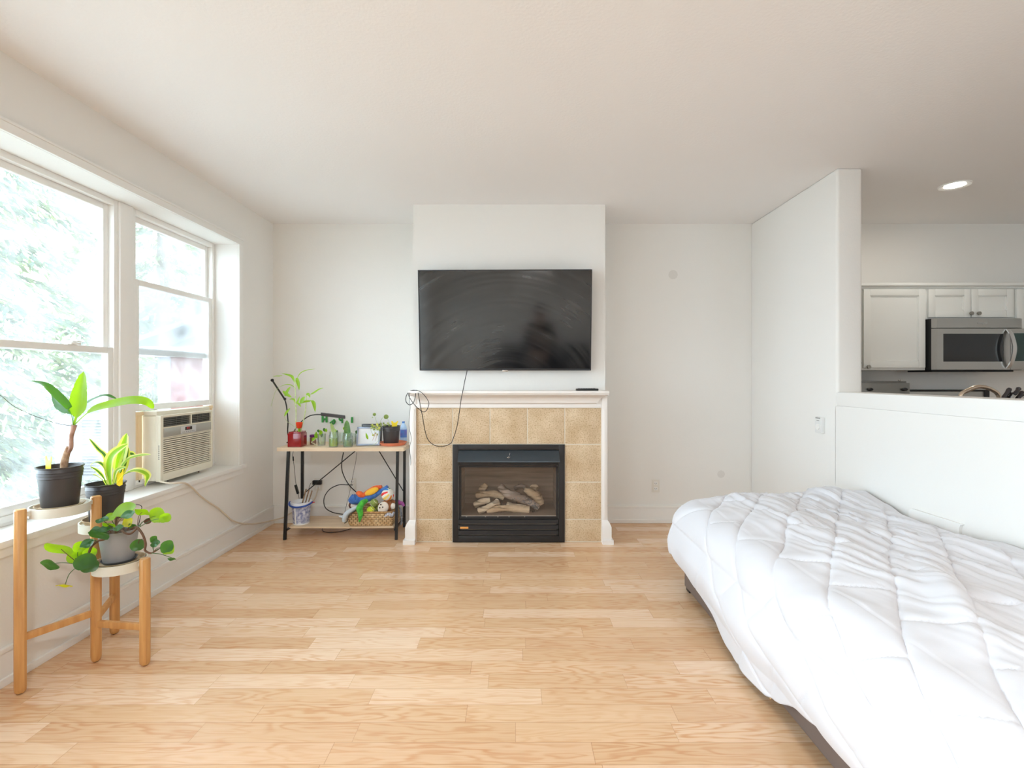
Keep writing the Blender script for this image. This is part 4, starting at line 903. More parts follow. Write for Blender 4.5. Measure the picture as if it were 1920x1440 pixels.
def tray(c, z0, z1, r, legs):
    q = MB().lathe((c[0], c[1], 0), [(0, z0 + .006), (r - .004, z0 + .006), (r - .004, z0), (r, z0), (r, z1), (r - .005, z1), (r - .006, z1 - .012), (0, z1 - .014)], 48)
    for l in legs:
        d = Vector((LEGS[l][0] - c[0], LEGS[l][1] - c[1], 0)); L_ = d.length; d.normalize(); p = Vector((c[0], c[1], (z0 + z1) / 2 + .004)); q.bar(p + d * (r - .004), p + d * (L_ - .016), .022, .02, bev=.002)
    q.build('tray', M['tray'], st)
C1 = (-2.022, 2.195); C2 = (-2.02, 2.437); C3 = (-1.836, 2.297)
tray(C1, .728, .768, .104, (1, 2)); tray(C2, .586, .628, .104, (2, 4)); tray(C3, .442, .484, .104, (2, 3))
def dish(c, z, r, m, label, name='plant_saucer', h=.014):
    q = MB().lathe((c[0], c[1], z), [(0, 0), (r * .85, 0), (r, h), (r - .004, h), (r * .85 - .002, .004), (0, .004)], 40); return tag(q.build(name, m), label, 'saucer')
dish(C1, .7555, .088, M['tandish'], 'stained tan saucer under the pot on the tallest tray')
dish(C2, .6155, .092, M['tandish'], 'stained tan saucer under the pot on the middle tray', h=.026)
dish(C3, .4715, .094, M['tandish'], 'stained tan saucer on the lowest tray', h=.016)
dish((C3[0] - .005, C3[1]), .477, .070, mat('slate_saucer', (58, 64, 72), .4), 'small dark blue-grey saucer directly under the grey pot', h=.012)

def nursery_pot(c, z, r0, r1, h, parent):
    q = MB().lathe((c[0], c[1], z), [(0, 0), (r0 * .93, 0), (r0, .006), (r0 + (r1 - r0) * .72, h * .72), (r0 + (r1 - r0) * .73 + .0025, h * .73), (r0 + (r1 - r0) * .78 + .0015, h * .79), (r0 + (r1 - r0) * .78 + .0032, h * .80), (r0 + (r1 - r0) * .84 + .002, h * .86), (r0 + (r1 - r0) * .85 + .004, h * .87), (r1 - .002, h * .965), (r1 + .004, h * .97), (r1 + .005, h), (r1, h), (r1 - .004, h * .9), (r1 - .008, h * .84), (0, h * .84)], 44)
    q.build('pot', M['npot'], parent)
    MB().lathe((c[0], c[1], z + h * .845), [(0, .006), (r1 * .5, .004), (r1 - .007, 0)], 24).build('soil', M['soil'], parent)
M['leafb'] = leafmat('bright_leaf', (130, 176, 42), (92, 146, 34), .5); M['leafd'] = leafmat('deep_leaf', (58, 106, 60), (44, 88, 56), .35, .3); M['leafe'] = leafmat('cream_leaf_edge', (226, 226, 150), (206, 214, 120), .5)
M['leafy'] = leafmat('yellow_leaf', (206, 202, 48), (186, 176, 50), .5); M['cane'] = mat('pink_brown_cane', (196, 160, 144), .7, c2=(140, 104, 82), vscale=30, bump=.6, bscale=90); M['cane2'] = mat('brown_cane', (138, 100, 70), .8, c2=(190, 160, 130), vscale=60, bump=.8, bscale=110)
blade = lambda t: (.16 if t < .22 else .16 + .84 * math.sin(PI * min(1, (t - .22) / .78) ** .9) ** .75 if t < 1 else 0)
strap = lambda t: min(1, .35 + t * 1.6) * (1 - t ** 4) ** .6
def lf(parent, pts, w, m, up=(0, -.4, 1), prof=blade, fold=.35, edge=None, kn=6, name='leaf'):
    mid = spline([at(*p) for p in pts], kn); return MB().leaf(mid, w, up, fold, prof, 0, edge=(1 if edge else None)).build(name, [m, edge] if edge else m, parent, angle=70)
# tall cane plant
pl = thing('potted_cane_plant', 'cane plant with long arching leaves in a black pot on the tallest tray', 'potted plant', (C1[0], C1[1], .7600)); nursery_pot(C1, .7600, .064, .0785, .178, pl)
Yp = 2.19
MB().tube(spline([at(120, 879, Yp), at(121, 865, Yp), at(125, 850, Yp), at(129, 838, Yp)], 6), [.0135, .0135, .0125, .010], 14, jit=.12).build('old_cane', M['cane2'], pl)
MB().tube(spline([at(128, 848, Yp), at(133, 838, Yp), at(134, 818, Yp), at(139, 797, Yp)], 6), [.009, .0085, .008, .011], 12, jit=.08).build('cane', M['cane'], pl)
lf(pl, [(139, 797, Yp), (144, 780, Yp), (149, 764, Yp + .01), (152, 735, Yp + .01), (157, 697, Yp + .02)], .072, M['leafb'], up=(.15, -1, .15))
lf(pl, [(138, 797, Yp), (134, 776, Yp - .01), (124, 760, Yp - .02), (104, 740, Yp - .03), (84, 722, Yp - .04), (58, 714, Yp - .05)], .040, M['leafd'], up=(-.3, -.3, 1))
lf(pl, [(140, 797, Yp), (158, 780, Yp), (176, 768, Yp + .0), (210, 759, Yp + .02), (250, 752, Yp + .03), (276, 755, Yp + .04), (288, 766, Yp + .05)], .05, M['leafb'], up=(.1, -.75, .7))
lf(pl, [(140, 797, Yp), (150, 768, Yp + .03), (172, 751, Yp + .05), (198, 742, Yp + .07), (220, 749, Yp + .08)], .028, M['leafd'])
lf(pl, [(138, 797, Yp), (137, 774, Yp + .02), (126, 764, Yp + .03), (112, 755, Yp + .04), (98, 737, Yp + .05)], .055, M['leafd'], up=(-.6, -.8, .5))
def sticky_trap(c, label, w=.055, h=.06, ang=0):
    q = MB(); R3 = Matrix.Rotation(ang, 3, 'Z'); poly = [(-.42, -.1), (-.40, .3), (-.5, .95), (-.30, 1.0), (-.18, .72), (.0, .66), (.2, .72), (.36, 1.0), (.5, .9), (.36, .45), (.34, -.1), (-.08, -.2)]
    q.prism([(a * w, b * h) for a, b in poly], 'y', -.0006, .0006); rot_build(q, R3, c); return tag(q.build('sticky_trap', mat('yellow_card', (250, 218, 40), .5)), label, 'insect trap')
sticky_trap(at(91, 880, 2.17) + Vector((0, 0, -.001)), 'yellow butterfly-shaped sticky trap stuck in the cane plant pot', ang=-.4)
cable(cpx([(-30, 728, 2.05), (0, 741, 2.08), (25, 761, 2.10), (55, 776, 2.13), (85, 787, 2.15), (112, 795, 2.16), (139, 799, 2.185)]), .0012, 'support_string', mat('dark_string', (70, 70, 66), .8), 'thin dark string tied to the cane plant and running off to the left', 'string')
# variegated plant
p2 = thing('potted_variegated_plant', 'cream-edged strap leaf plant in a black pot on the middle tray', 'potted plant', (C2[0], C2[1], .6205)); nursery_pot(C2, .6205, .063, .0775, .19, p2)
Y2 = 2.43; E_ = M['leafe']
for pts, w, m, up, prof in (
    ([(212, 908, Y2), (221, 875, Y2 + .02), (230, 845, Y2 + .03), (238, 812, Y2 + .04)], .058, M['leafb'], (.2, -1, .2), blade),
    ([(208, 910, Y2 - .02), (205, 885, Y2 - .03), (207, 862, Y2 - .03), (217, 847, Y2 - .02), (240, 832, Y2)], .052, M['leafb'], (0, -1, .35), strap),
    ([(222, 905, Y2), (230, 880, Y2 + .02), (236, 858, Y2 + .03), (240, 838, Y2 + .04)], .045, M['leafd'], (.3, -1, .1), strap),
    ([(203, 908, Y2), (202, 880, Y2), (197, 855, Y2), (184, 842, Y2), (167, 822, Y2)], .024, M['leafd'], (.5, -.6, .5), strap),
    ([(203, 908, Y2 - .02), (200, 885, Y2 - .03), (190, 870, Y2 - .04), (178, 867, Y2 - .04), (169, 873, Y2 - .04)], .022, M['leafd'], (0, -.3, 1), strap),
    ([(200, 909, Y2 - .01), (192, 893, Y2 - .03), (181, 882, Y2 - .04), (169, 875, Y2 - .05)], .018, M['leafd'], (0, -.4, 1), strap),
    ([(201, 909, Y2), (190, 899, Y2 - .02), (180, 892, Y2 - .04), (173, 890, Y2 - .05)], .016, M['leafd'], (0, -.4, 1), strap),
    ([(216, 906, Y2), (226, 880, Y2 + .01), (240, 862, Y2 + .02), (258, 855, Y2 + .02), (283, 852, Y2 + .02)], .030, M['leafb'], (0, -.6, .8), strap),
    ([(216, 906, Y2 + .02), (224, 880, Y2 + .03), (236, 858, Y2 + .04), (246, 851, Y2 + .05), (256, 858, Y2 + .05)], .034, M['leafd'], (.2, -.7, .6), strap),
    ([(218, 907, Y2 - .02), (232, 890, Y2 - .03), (248, 883, Y2 - .04), (264, 884, Y2 - .04), (277, 893, Y2 - .04), (272, 912, Y2 - .04)], .036, M['leafb'], (.2, -.5, 1), blade),
    ([(213, 908, Y2 - .04), (216, 890, Y2 - .05), (222, 880, Y2 - .05), (238, 875, Y2 - .05)], .022, M['leafb'], (0, -.9, .4), strap),
    ([(219, 907, Y2), (230, 893, Y2), (242, 886, Y2), (256, 884, Y2 + .02)], .016, M['leafd'], (0, -.5, 1), strap)):
    lf(p2, pts, w, m, up, prof, edge=E_)
sticky_trap(at(225, 906, 2.41), 'yellow sticky trap leaning in the strap leaf plant pot', w=.034, h=.075, ang=.2)
# pilea in grey pot
p3 = thing('potted_round_leaf_plant', 'trailing plant with round green leaves in a grey pot on the lowest tray', 'potted plant', (C3[0], C3[1], .4815))
gp = mat('grey_ceramic', (150, 150, 152), .45)
MB().lathe((C3[0] - .008, C3[1], .4815), [(0, 0), (.056, 0), (.059, .005), (.077, .138), (.0765, .142), (.073, .142), (.070, .125), (0, .125)], 40).build('pot', gp, p3)
MB().lathe((C3[0] - .008, C3[1], .608), [(0, .006), (.04, .004), (.0705, 0)], 24).build('soil', M['soil'], p3)
Y3 = 2.24
M['pstem'] = mat('brown_plant_stem', (112, 78, 56), .7, var=.4, vscale=50)
for pts, r in (([(246, 992, Y3), (254, 988, Y3 - .02), (262, 994, Y3 - .03), (269, 1006, Y3 - .03), (273, 1020, Y3 - .03), (272, 1032, Y3 - .03), (281, 1037, Y3 - .03), (290, 1034, Y3 - .03), (300, 1028, Y3 - .03)], [.005, .005, .005, .004, .002]),
               ([(228, 994, Y3 - .02), (236, 1000, Y3 - .04), (246, 1000, Y3 - .04), (257, 990, Y3 - .03)], [.004, .005, .004]),
               ([(206, 998, Y3), (197, 1010, Y3 - .04), (184, 1014, Y3 - .05), (172, 1024, Y3 - .05), (166, 1038, Y3 - .05), (158, 1052, Y3 - .05), (148, 1062, Y3 - .05)], [.005, .005, .005, .004]),
               ([(217, 1000, Y3), (217, 985, Y3), (218, 970, Y3)], [.006, .005, .004])):
    MB().tube(spline([at(*p) for p in pts], 7), r, 8, jit=.25).build('stem', M['pstem'], p3)
def disc(px, py, rx, ry, Y, m, node=None, tilt=None):
    c = at(px, py, Y); k = Y / F; a = rx * k; b = max(ry, rx) * k * 1.0; r_ = max(a, b)
    # a round leaf seen foreshortened: turn it so that its outline matches
    sx, sy = rx / max(rx, ry), ry / max(rx, ry); ax = math.acos(max(.15, sy)); ay = math.acos(max(.15, sx))
    R3 = Matrix.Rotation(tilt or 0, 3, 'Y') @ Matrix.Rotation(-ax if px % 2 < 1 else ax * .9, 3, 'X') @ Matrix.Rotation(ay, 3, 'Z')
    q = MB(); rings = [[c] * 20]
    vs = [c + R3 @ Vector((0, -.004, 0))]; fs = []
    for i in (1, 2, 3):
        for j in range(20):
            t = 2 * PI * j / 20; rr = r_ * i / 3 * (1 - .14 * math.exp(-((t - 4.71) / .35) ** 2)) ; wv = .0035 * math.sin(t * 3 + px) * (i / 3) ** 2 + .006 * (i / 3) ** 2
            vs.append(c + R3 @ Vector((rr * math.cos(t), -wv + .002, rr * math.sin(t) * .94)))
    for j in range(20):
        fs.append((0, 1 + j, 1 + (j + 1) % 20))
        for i in (0, 1): fs.append((1 + i * 20 + j, 1 + (i + 1) * 20 + j, 1 + (i + 1) * 20 + (j + 1) % 20, 1 + i * 20 + (j + 1) % 20))
    q.add(vs, fs); o = q.build('leaf', m, p3, angle=80)
    if node:
        n_ = at(node[0], node[1], Y + (node[2] if len(node) > 2 else .02)); MB().tube(spline([n_, n_.lerp(c, .5) + Vector((0, -.008, .010)), c + Vector((0, .003, 0))], 5), [.0016, .0012], 6).build('petiole', M['leafd'] if px % 3 else M['pstem'], p3)
B_, D_ = M['leafb'], M['leafd']
for L_ in ((111, 1028, 24, 16, 2.16, B_, (146, 1056)), (95, 1058, 16, 13, 2.14, D_, (146, 1058)), (149, 1025, 6, 11, 2.2, B_, (148, 1055)), (141, 1044, 12, 13, 2.22, B_, (148, 1058)),
           (159, 1053, 11, 17, 2.14, D_, (150, 1058)), (168, 1061, 10, 14, 2.17, D_, (152, 1060)), (168, 1036, 8, 11, 2.23, B_, (152, 1056)), (121, 1097, 13, 5, 2.15, M['leafy'], (145, 1062)),
           (187, 1002, 17, 12, 2.16, D_, (205, 1000)), (164, 1020, 12, 7, 2.16, D_, (182, 1014)), (234, 957, 19, 12, 2.18, B_, (219, 985)), (240, 966, 12, 6, 2.14, D_, (219, 985)), (267, 959, 13, 9, 2.2, B_, (258, 985)),
           (296, 966, 16, 16, 2.2, B_, (258, 988)), (310, 971, 9, 10, 2.17, B_, (262, 988)), (208, 970, 11, 6, 2.2, B_, (217, 988)), (192, 976, 10, 4, 2.18, D_, (210, 990)), (205, 983, 11, 6, 2.2, B_, (214, 995)),
           (240, 980, 10, 9, 2.22, M['leafy'], (232, 994)), (249, 985, 7, 6, 2.22, D_, (240, 994)), (198, 992, 12, 7, 2.2, D_, (210, 998)), (222, 991, 9, 4, 2.18, D_, (222, 998)), (258, 1022, 9, 12, 2.2, D_, (270, 1010)),
           (316, 1028, 13, 13, 2.2, B_, (286, 1036)), (312, 1025, 5, 13, 2.16, D_, (286, 1036)), (323, 1047, 8, 4, 2.17, D_, (284, 1037)), (292, 1020, 8, 6, 2.18, D_, (288, 1034)), (287, 1011, 3, 7, 2.19, D_, (288, 1032)), (277, 977, 5, 6, 2.21, M['pstem'], (262, 987)),
           (178, 996, 10, 6, 2.2, D_, (200, 998)), (150, 1040, 8, 9, 2.24, B_, (150, 1056))):
    disc(*L_)
cable(cpx([(247, 950, 2.33), (252, 946, 2.33), (262, 947, 2.33), (266, 951, 2.33), (265, 957, 2.33), (262, 975, 2.31), (258, 992, 2.28)]), .0016, 'wire_loop', M['blackp'], 'small black wire loop sticking up out of the grey pot', 'wire')
# ================================================================ CONSOLE TABLE
TZ = .756
M['oak'] = mat('pale_oak_board', (226, 202, 172), .5, c2=(208, 182, 150), vscale=3, stretch=(1.2, 14, 14))
ct = thing('console_table', 'two-tier shelf table with pale wood boards and thin black legs', 'table', (-1.43, 4.23, 0))
q = MB().prism([(-1.948, 4.04), (-.915, 4.04), (-.906, 4.05), (-.906, 4.42), (-1.948, 4.42)], 'z', TZ - .030, TZ); q.build('tabletop', M['oak'], ct)
q = MB(); fr = [(-1.862 + .862 * i / 16, 4.075 - .012 * math.sin(PI * i / 16)) for i in range(17)]
q.prism(fr + [(-1.0, 4.385), (-1.862, 4.385)], 'z', .088, .100); q.build('lower_shelf', M['oak'], ct)
lx = ((534 - CX) * 4.05 / F, (743 - CX) * 4.05 / F)
legs = [(lx[0], 4.05, (541 - CX) * 4.05 / F), (lx[1], 4.05, (745.5 - CX) * 4.05 / F), (-1.892, 4.39, -1.888), (-.982, 4.39, -.980)]
for x, y, xt in legs: MB().loft([[Vector((x + a * .0105 + (xt - x) * (z > .1), y + b * .0105, z)) for a, b in ((-1, -1), (1, -1), (1, 1), (-1, 1))] for z in (0, TZ - .030)]).build('leg', M['black'], ct)
for x in (-1.872, -.985): MB().box(x - .006, x + .006, 4.05, 4.39, .073, .088).build('shelf_rail', M['black'], ct)
MB().tube([(-1.875, 4.40, .30), (-1.36, 4.40, TZ - .03)], .0045, 8).build('brace', M['black'], ct)
MB().tube([(-.995, 4.40, .32), (-1.36 + .12, 4.40, TZ - .03)], .0045, 8).build('brace', M['black'], ct)
def onT(px, py): return 4.2
# grow light
gl = thing('grow_light', 'black clip-on grow light with two bendy necks and two light bars', 'light', (-1.9, 4.36, TZ)); YG = 4.34
MB().box(-1.99, -1.93, 4.30, 4.36, TZ + .001, TZ + .014, bev=.004).box(-1.985, -1.955, 4.365, 4.425, TZ + .004, TZ + .02, bev=.004).bar((-1.975, 4.33, TZ + .006), (-1.93, 4.36, TZ + .03), .02, .012, bev=.003).build('clip', M['blackp'], gl)
n1 = spline([(-1.955, 4.36, TZ + .01), at(540, 815, YG + .01), at(540, 790, YG), at(538, 768, YG), at(536, 756, YG), at(533, 747, YG)], 8); MB().tube(n1, .0055, 10, jit=.0).build('bendy_neck', M['blackp'], gl)
MB().bar(at(534, 749, YG), at(511, 714, YG - .06), .020, .013, bev=.003).ball(at(510.5, 713, YG - .062), .014, 8).ball(at(534, 748, YG), .012, 8).build('light_bar', M['blackp'], gl)
n2 = spline([(-1.945, 4.36, TZ + .012), at(548, 814, 4.34), at(553, 806, 4.33), at(559, 798, 4.32), at(568, 788, 4.31), at(580, 780, 4.30), at(592, 777.5, 4.30), at(603, 777.5, 4.30)], 8); MB().tube(n2, .005, 10).build('bendy_neck', M['blackp'], gl)
MB().bar(at(602, 776.5, 4.30), at(647, 782, 4.26), .030, .012, bev=.003, up=(0, 1, .4)).build('light_bar', mat('bar_grey', (92, 90, 92), .4, .3), gl)
cd_ = MB().tube(spline([(-1.94, 4.425, TZ + .0), at(549, 850, 4.44), at(551, 870, 4.44), at(554, 900, 4.44), at(556, 912, 4.43)], 8), .0022, 6); cd_.tube(spline([at(558, 922, 4.43), at(561, 935, 4.45), at(563, 960, 4.47), at(566, 985, 4.47)], 6), .0022, 6).cyl(at(549.5, 856, 4.44), at(550, 864, 4.44), .006).build('light_cord', M['blackp'], gl)
MB().bar(at(554, 909, 4.43), at(559, 926, 4.43), .024, .018, bev=.005).build('cord_switch', M['blackp'], gl)
# red glass vase
def gl_box(c, s, h, wall, m, name, parent=None, zb=TZ):
    x, y = c; q = MB().box(x - s, x + s, y - s, y - s + wall, zb, zb + h, bev=.002).box(x - s, x + s, y + s - wall, y + s, zb, zb + h, bev=.002).box(x - s, x - s + wall, y - s + wall, y + s - wall, zb, zb + h, bev=.002).box(x + s - wall, x + s, y - s + wall, y + s - wall, zb, zb + h, bev=.002).box(x - s + wall, x + s - wall, y - s + wall, y + s - wall, zb, zb + .006); return q
VY = 4.13; vx = (557.5 - CX) * VY / F
M['redgl'] = mat('red_glass', (190, 20, 28), .08, trans=.55, coat=.5); M['redin'] = mat('red_liner', (176, 22, 30), .4)
rv = thing('square_vase', 'square red glass vase holding lucky bamboo at the left end of the table', 'vase', (vx, VY, TZ + .001))
gl_box((vx, VY), .056, .112, .006, M['redgl'], 'x', zb=TZ + .001).build('glass_body', M['redgl'], rv)
q = MB(); z = TZ + .113
for a in ((-.05, .05, -.05, -.04), (-.05, .05, .04, .05), (-.05, -.04, -.04, .04), (.04, .05, -.04, .04)): q.box(vx + a[0], vx + a[1], VY + a[2], VY + a[3], z, z + .012, bev=.002)
q.build('glass_neck', M['redgl'], rv)
M['stalk'] = mat('bamboo_stalk', (170, 196, 120), .5, c2=(214, 222, 172), vscale=14, stretch=(1, 1, 4))
lb = thing('lucky_bamboo', 'two thin lucky bamboo stalks with narrow leaves standing in the red vase', 'plant', (vx, VY, TZ + .012))
for pts in ([(556, 832, VY), (555, 800, VY), (555, 770, VY), (554, 740, VY), (553.5, 712, VY)], [(561, 832, VY), (566, 800, VY + .01), (571, 780, VY + .01), (573, 765, VY + .01), (575, 740, VY + .01)]):
    P = spline([at(*p) for p in pts], 12); rs = [.0038 + (.0014 if k % 8 == 0 else 0) for k in range(len(P))]; MB().tube(P, rs, 8).build('stalk', M['stalk'], lb)
for pts, w in (([(553, 718, VY), (549, 708, VY), (544, 704, VY), (528, 700, VY)], .022), ([(554, 712, VY), (557, 712, VY), (560, 722, VY), (561, 732, VY)], .030), ([(556, 712, VY), (563, 700, VY), (575, 694, VY), (592, 691.5, VY)], .008), ([(553, 727, VY), (546, 722, VY), (536, 721, VY), (523, 726, VY)], .007), ([(530, 704, VY), (524, 705, VY), (518, 705, VY), (511, 706, VY)], .007),
               ([(530, 733, VY - .02), (536, 738, VY - .02), (542, 742, VY - .02), (547, 745, VY - .02)], .026), ([(534, 743, VY - .01), (537, 737, VY - .01), (541, 730, VY - .01), (545, 725, VY - .01)], .026), ([(555, 758, VY), (552, 750, VY), (548, 748, VY), (542, 749, VY)], .014),
               ([(533, 781, VY - .03), (537, 774, VY - .03), (541, 769, VY - .03), (544, 765, VY - .03)], .020), ([(556, 757, VY), (559, 752, VY), (562, 743, VY)], .018), ([(557, 755, VY), (561, 758, VY), (564, 763, VY)], .018), ([(563, 757, VY - .02), (566, 752, VY - .02), (569, 747, VY - .02), (572, 744, VY - .02)], .032),
               ([(565, 756, VY), (572, 753, VY), (580, 752, VY), (584, 751, VY)], .018), ([(583, 751, VY), (588, 755, VY), (590, 763, VY), (591, 773, VY)], .030), ([(574, 741, VY), (577, 739, VY), (580, 741, VY), (581, 746, VY)], .022), ([(581, 740, VY), (589, 736, VY), (598, 730, VY), (607, 727, VY)], .014)):
    MB().leaf(spline([at(*p) for p in pts], 5), w, (0, -1, .25), .2).build('leaf', M['leafb'], lb, angle=70)
for pts in ([(544, 747, VY - .01), (550, 752, VY), (555, 765, VY)], [(544, 705, VY), (551, 714, VY), (554, 724, VY)], [(523, 726, VY), (516, 735, VY), (512, 748, VY), (508, 762, VY)], [(574, 745, VY), (577, 741, VY), (583, 739, VY)], [(533, 781, VY - .03), (538, 790, VY - .02), (552, 800, VY)]):
    MB().tube(spline([at(*p) for p in pts], 5), .0014, 6).build('twig', M['stalk'], lb)
ro = thing('orange_flower', 'small orange cup-shaped flower on a green stem in the red vase', 'flower', at(561, 808, VY - .02))
c = at(561, 803, VY - .02); M['orfl'] = leafmat('orange_petal', (238, 92, 44), (224, 60, 36), .4)
MB().lathe(c + Vector((0, 0, -.005)), [(.004, 0), (.018, .008), (.024, .03), (.027, .055), (.024, .056), (.018, .025), (.004, .01)], 8, rot=.3).build('petals', M['orfl'], ro, angle=20); MB().tube([c + Vector((0, 0, -.03)), c + Vector((0, 0, .002))], [.010, .012], 8).build('flower_stem', M['leafb'], ro)
# letters on the wall
lg = mat('green_glitter', (40, 150, 44), .35, var=.3, vscale=120)
def letter(poly_list, px, py, w, h, label, rot=0):
    # outlines given in a 0..1 box, hung flat on the wall
    c = at(px, py, YB - .008); q = MB(); W_, H_ = w * YB / F, h * YB / F
    for poly in poly_list: q.prism([(c.x + (a - .5) * W_, c.z + (b - .5) * H_) for a, b in poly], 'y', YB - .012, YB - .001)
    if rot:
        Rm = Matrix.Rotation(rot, 3, 'Y')
        for i, v in enumerate(q.v): q.v[i] = Rm @ (v - c) + c
    return tag(q.build('wall_letter', lg, angle=30), label, 'letter', 'green letters on the wall')
letter([[(0, 0), (.3, 0), (.3, 1), (0, 1)], [(.7, 0), (1, 0), (1, 1), (.7, 1)], [(.28, .36), (.72, .36), (.72, .64), (.28, .64)]], 608.5, 786, 10.5, 12, 'green letter H on the wall above the shelf table')
ring = lambda cx, cy, r0, r1, a0, a1, n: [[(cx + r1 * math.cos(a0 + (a1 - a0) * k / n), cy + r1 * math.sin(a0 + (a1 - a0) * k / n)), (cx + r1 * math.cos(a0 + (a1 - a0) * (k + 1) / n), cy + r1 * math.sin(a0 + (a1 - a0) * (k + 1) / n)), (cx + r0 * math.cos(a0 + (a1 - a0) * (k + 1) / n), cy + r0 * math.sin(a0 + (a1 - a0) * (k + 1) / n)), (cx + r0 * math.cos(a0 + (a1 - a0) * k / n), cy + r0 * math.sin(a0 + (a1 - a0) * k / n))] for k in range(n)]
letter([[(.0, 0), (.26, 0), (.26, 1), (0, 1)]] + ring(.24, .5, .22, .5, -PI / 2, PI / 2, 10), 625.5, 793, 10.5, 11, 'green letter tipped over between the H and the reversed P', rot=.85)
letter([[(.72, 0), (1, 0), (1, 1), (.72, 1)]] + ring(.55, .66, .12, .36, PI / 2 - .3, PI * 1.5 + .3, 10) + [[(.5, .30), (.8, .30), (.8, .5), (.5, .5)], [(.5, .82), (.8, .82), (.8, 1.0), (.5, 1.0)]], 638, 787, 10, 12.5, 'green reversed letter P on the wall behind the light bar')
letter([[(.1, 0), (.9, 0), (.9, 1), (.1, 1)]], 660, 787.5, 4.5, 11, 'green letter I, rightmost of the wall letters')
# jars with cuttings
def jar(px, Y, r, h, label, water, liq, name='glass_jar'):
    x = (px - CX) * Y / F; j = thing(name, label, 'jar', (x, Y, TZ + .001))
    MB().lathe((x, Y, TZ + .001), [(0, 0), (r * .92, 0), (r, .006), (r, h * .72), (r * .86, h * .86), (r * .86, h), (r * .82, h), (r * .82, h * .87), (r * .955, h * .71), (r * .955, .008), (0, .006)], 28).build('glass', M['clear'], j)
    if liq: MB().lathe((x, Y, TZ + .009), [(0, 0), (r * .93, 0), (r * .93, water), (0, water)], 24).build('water', liq, j)
    return x
wg = mat('green_water', (190, 200, 70), .2, c2=(130, 160, 40), vscale=25); wg2 = mat('clear_green_water', (150, 176, 110), .2, c2=(84, 120, 70), vscale=30)
x = jar(625.5, 4.09, .038, .125, 'glass jar of yellow-green water with a pointed leaf cutting', .062, wg)
cu = thing('leaf_cutting', 'pointed striped leaf cutting standing in the jar of yellow-green water', 'plant', (x, 4.09, TZ + .02)); MB().leaf(spline([(x + .012, 4.09, TZ + .02), at(627, 815, 4.09), at(624, 803, 4.09), at(620.5, 793, 4.09)], 5), .036, (0, -1, .1), .25, strap).build('leaf', leafmat('grey_leaf', (130, 156, 96), (170, 186, 130), .3), cu)
x = jar(652.5, 4.09, .038, .115, 'glass jar of green cuttings with a broad spotted snake plant leaf', .05, wg2)
cu = thing('leaf_cutting', 'broad spotted snake plant leaf standing in the right-hand jar', 'plant', (x, 4.09, TZ + .02)); MB().leaf(spline([(x, 4.09, TZ + .02), at(652, 815, 4.09), at(651, 800, 4.09), at(650.5, 788, 4.09)], 5), .055, (0, -1, .1), .25, strap).build('leaf', mat('snake_leaf', (104, 142, 66), .5, c2=(62, 104, 50), vscale=30, stretch=(1, 1, 4)), cu)
for k in range(6): a = k * 1.1; MB().leaf([(x + .015 * math.cos(a), 4.09 + .015 * math.sin(a), TZ + .02), (x + .024 * math.cos(a), 4.09 + .02 * math.sin(a), TZ + .05), (x + .018 * math.cos(a + .4), 4.09 + .02 * math.sin(a), TZ + .085)], .022, (math.cos(a), math.sin(a), .2), .2).build('leaf', M['leafd'], cu)
for px, Y, r, h, lab, seed in ((603, 4.17, .036, .098, 'clear glass tumbler of leafy cuttings left of the two jars', 1), (637.5, 4.21, .040, .105, 'clear glass tumbler of cuttings between the two front jars', 2), (662.5, 4.23, .026, .095, 'narrow clear glass with one leaf behind the right-hand jar', 3)):
    x = (px - CX) * Y / F; j = thing('drinking_glass', lab, 'glass', (x, Y, TZ + .001))
    MB().lathe((x, Y, TZ + .001), [(0, 0), (r * .85, 0), (r, h), (r - .002, h), (r * .83, .006), (0, .006)], 26).build('glass', M['clear'], j)
    cu = thing('leafy_cutting', lab.replace('clear glass tumbler of leafy cuttings', 'leafy green cutting in the tumbler').replace('clear glass tumbler of cuttings', 'thin green cutting in the tumbler').replace('narrow clear glass with one leaf', 'single-leaf cutting in the narrow glass'), 'plant', (x, Y, TZ + .01)); rr = random.Random(seed)
    nn = 6 if seed == 1 else 4 if seed == 2 else 1
    for k in range(nn):
        a = rr.random() * 6.28 if nn > 1 else 0; b = Vector((x + .012 * math.cos(a), Y + .012 * math.sin(a), TZ + .012)); t = Vector((x + (r - .004) * 1.15 * math.cos(a), Y + (r - .004) * math.sin(a) * .6, TZ + h * (.75 + .5 * rr.random()) + (.01 if nn == 1 else 0)))
        MB().tube(spline([b, b.lerp(t, .6), t], 4), .0016, 6).build('cutting_stem', M['stalk'], cu)
        t2 = t + Vector((.025 * math.cos(a + 1), -.01, .025 + .012 * rr.random())); MB().leaf(spline([t, t.lerp(t2, .5) + Vector((0, -.004, .003)), t2], 4), .024, (0, -1, .3), .2).build('leaf', M['leafb'] if k % 2 else M['leafd'], cu)
x = (587, 4.25); bx_ = (587 - CX) * 4.25 / F; sj = thing('spice_jar', 'small brown jar with a purple lid behind the leafy tumbler', 'jar', (bx_, 4.25, TZ + .001))
MB().box(bx_ - .021, bx_ + .021, 4.23, 4.27, TZ + .001, TZ + .062, bev=.005).build('jar_body', mat('brown_jar', (150, 110, 84), .4, var=.4, vscale=60), sj); MB().box(bx_ - .022, bx_ + .022, 4.229, 4.271, TZ + .063, TZ + .084, bev=.004).build('lid', mat('purple_lid', (110, 50, 130), .4), sj)
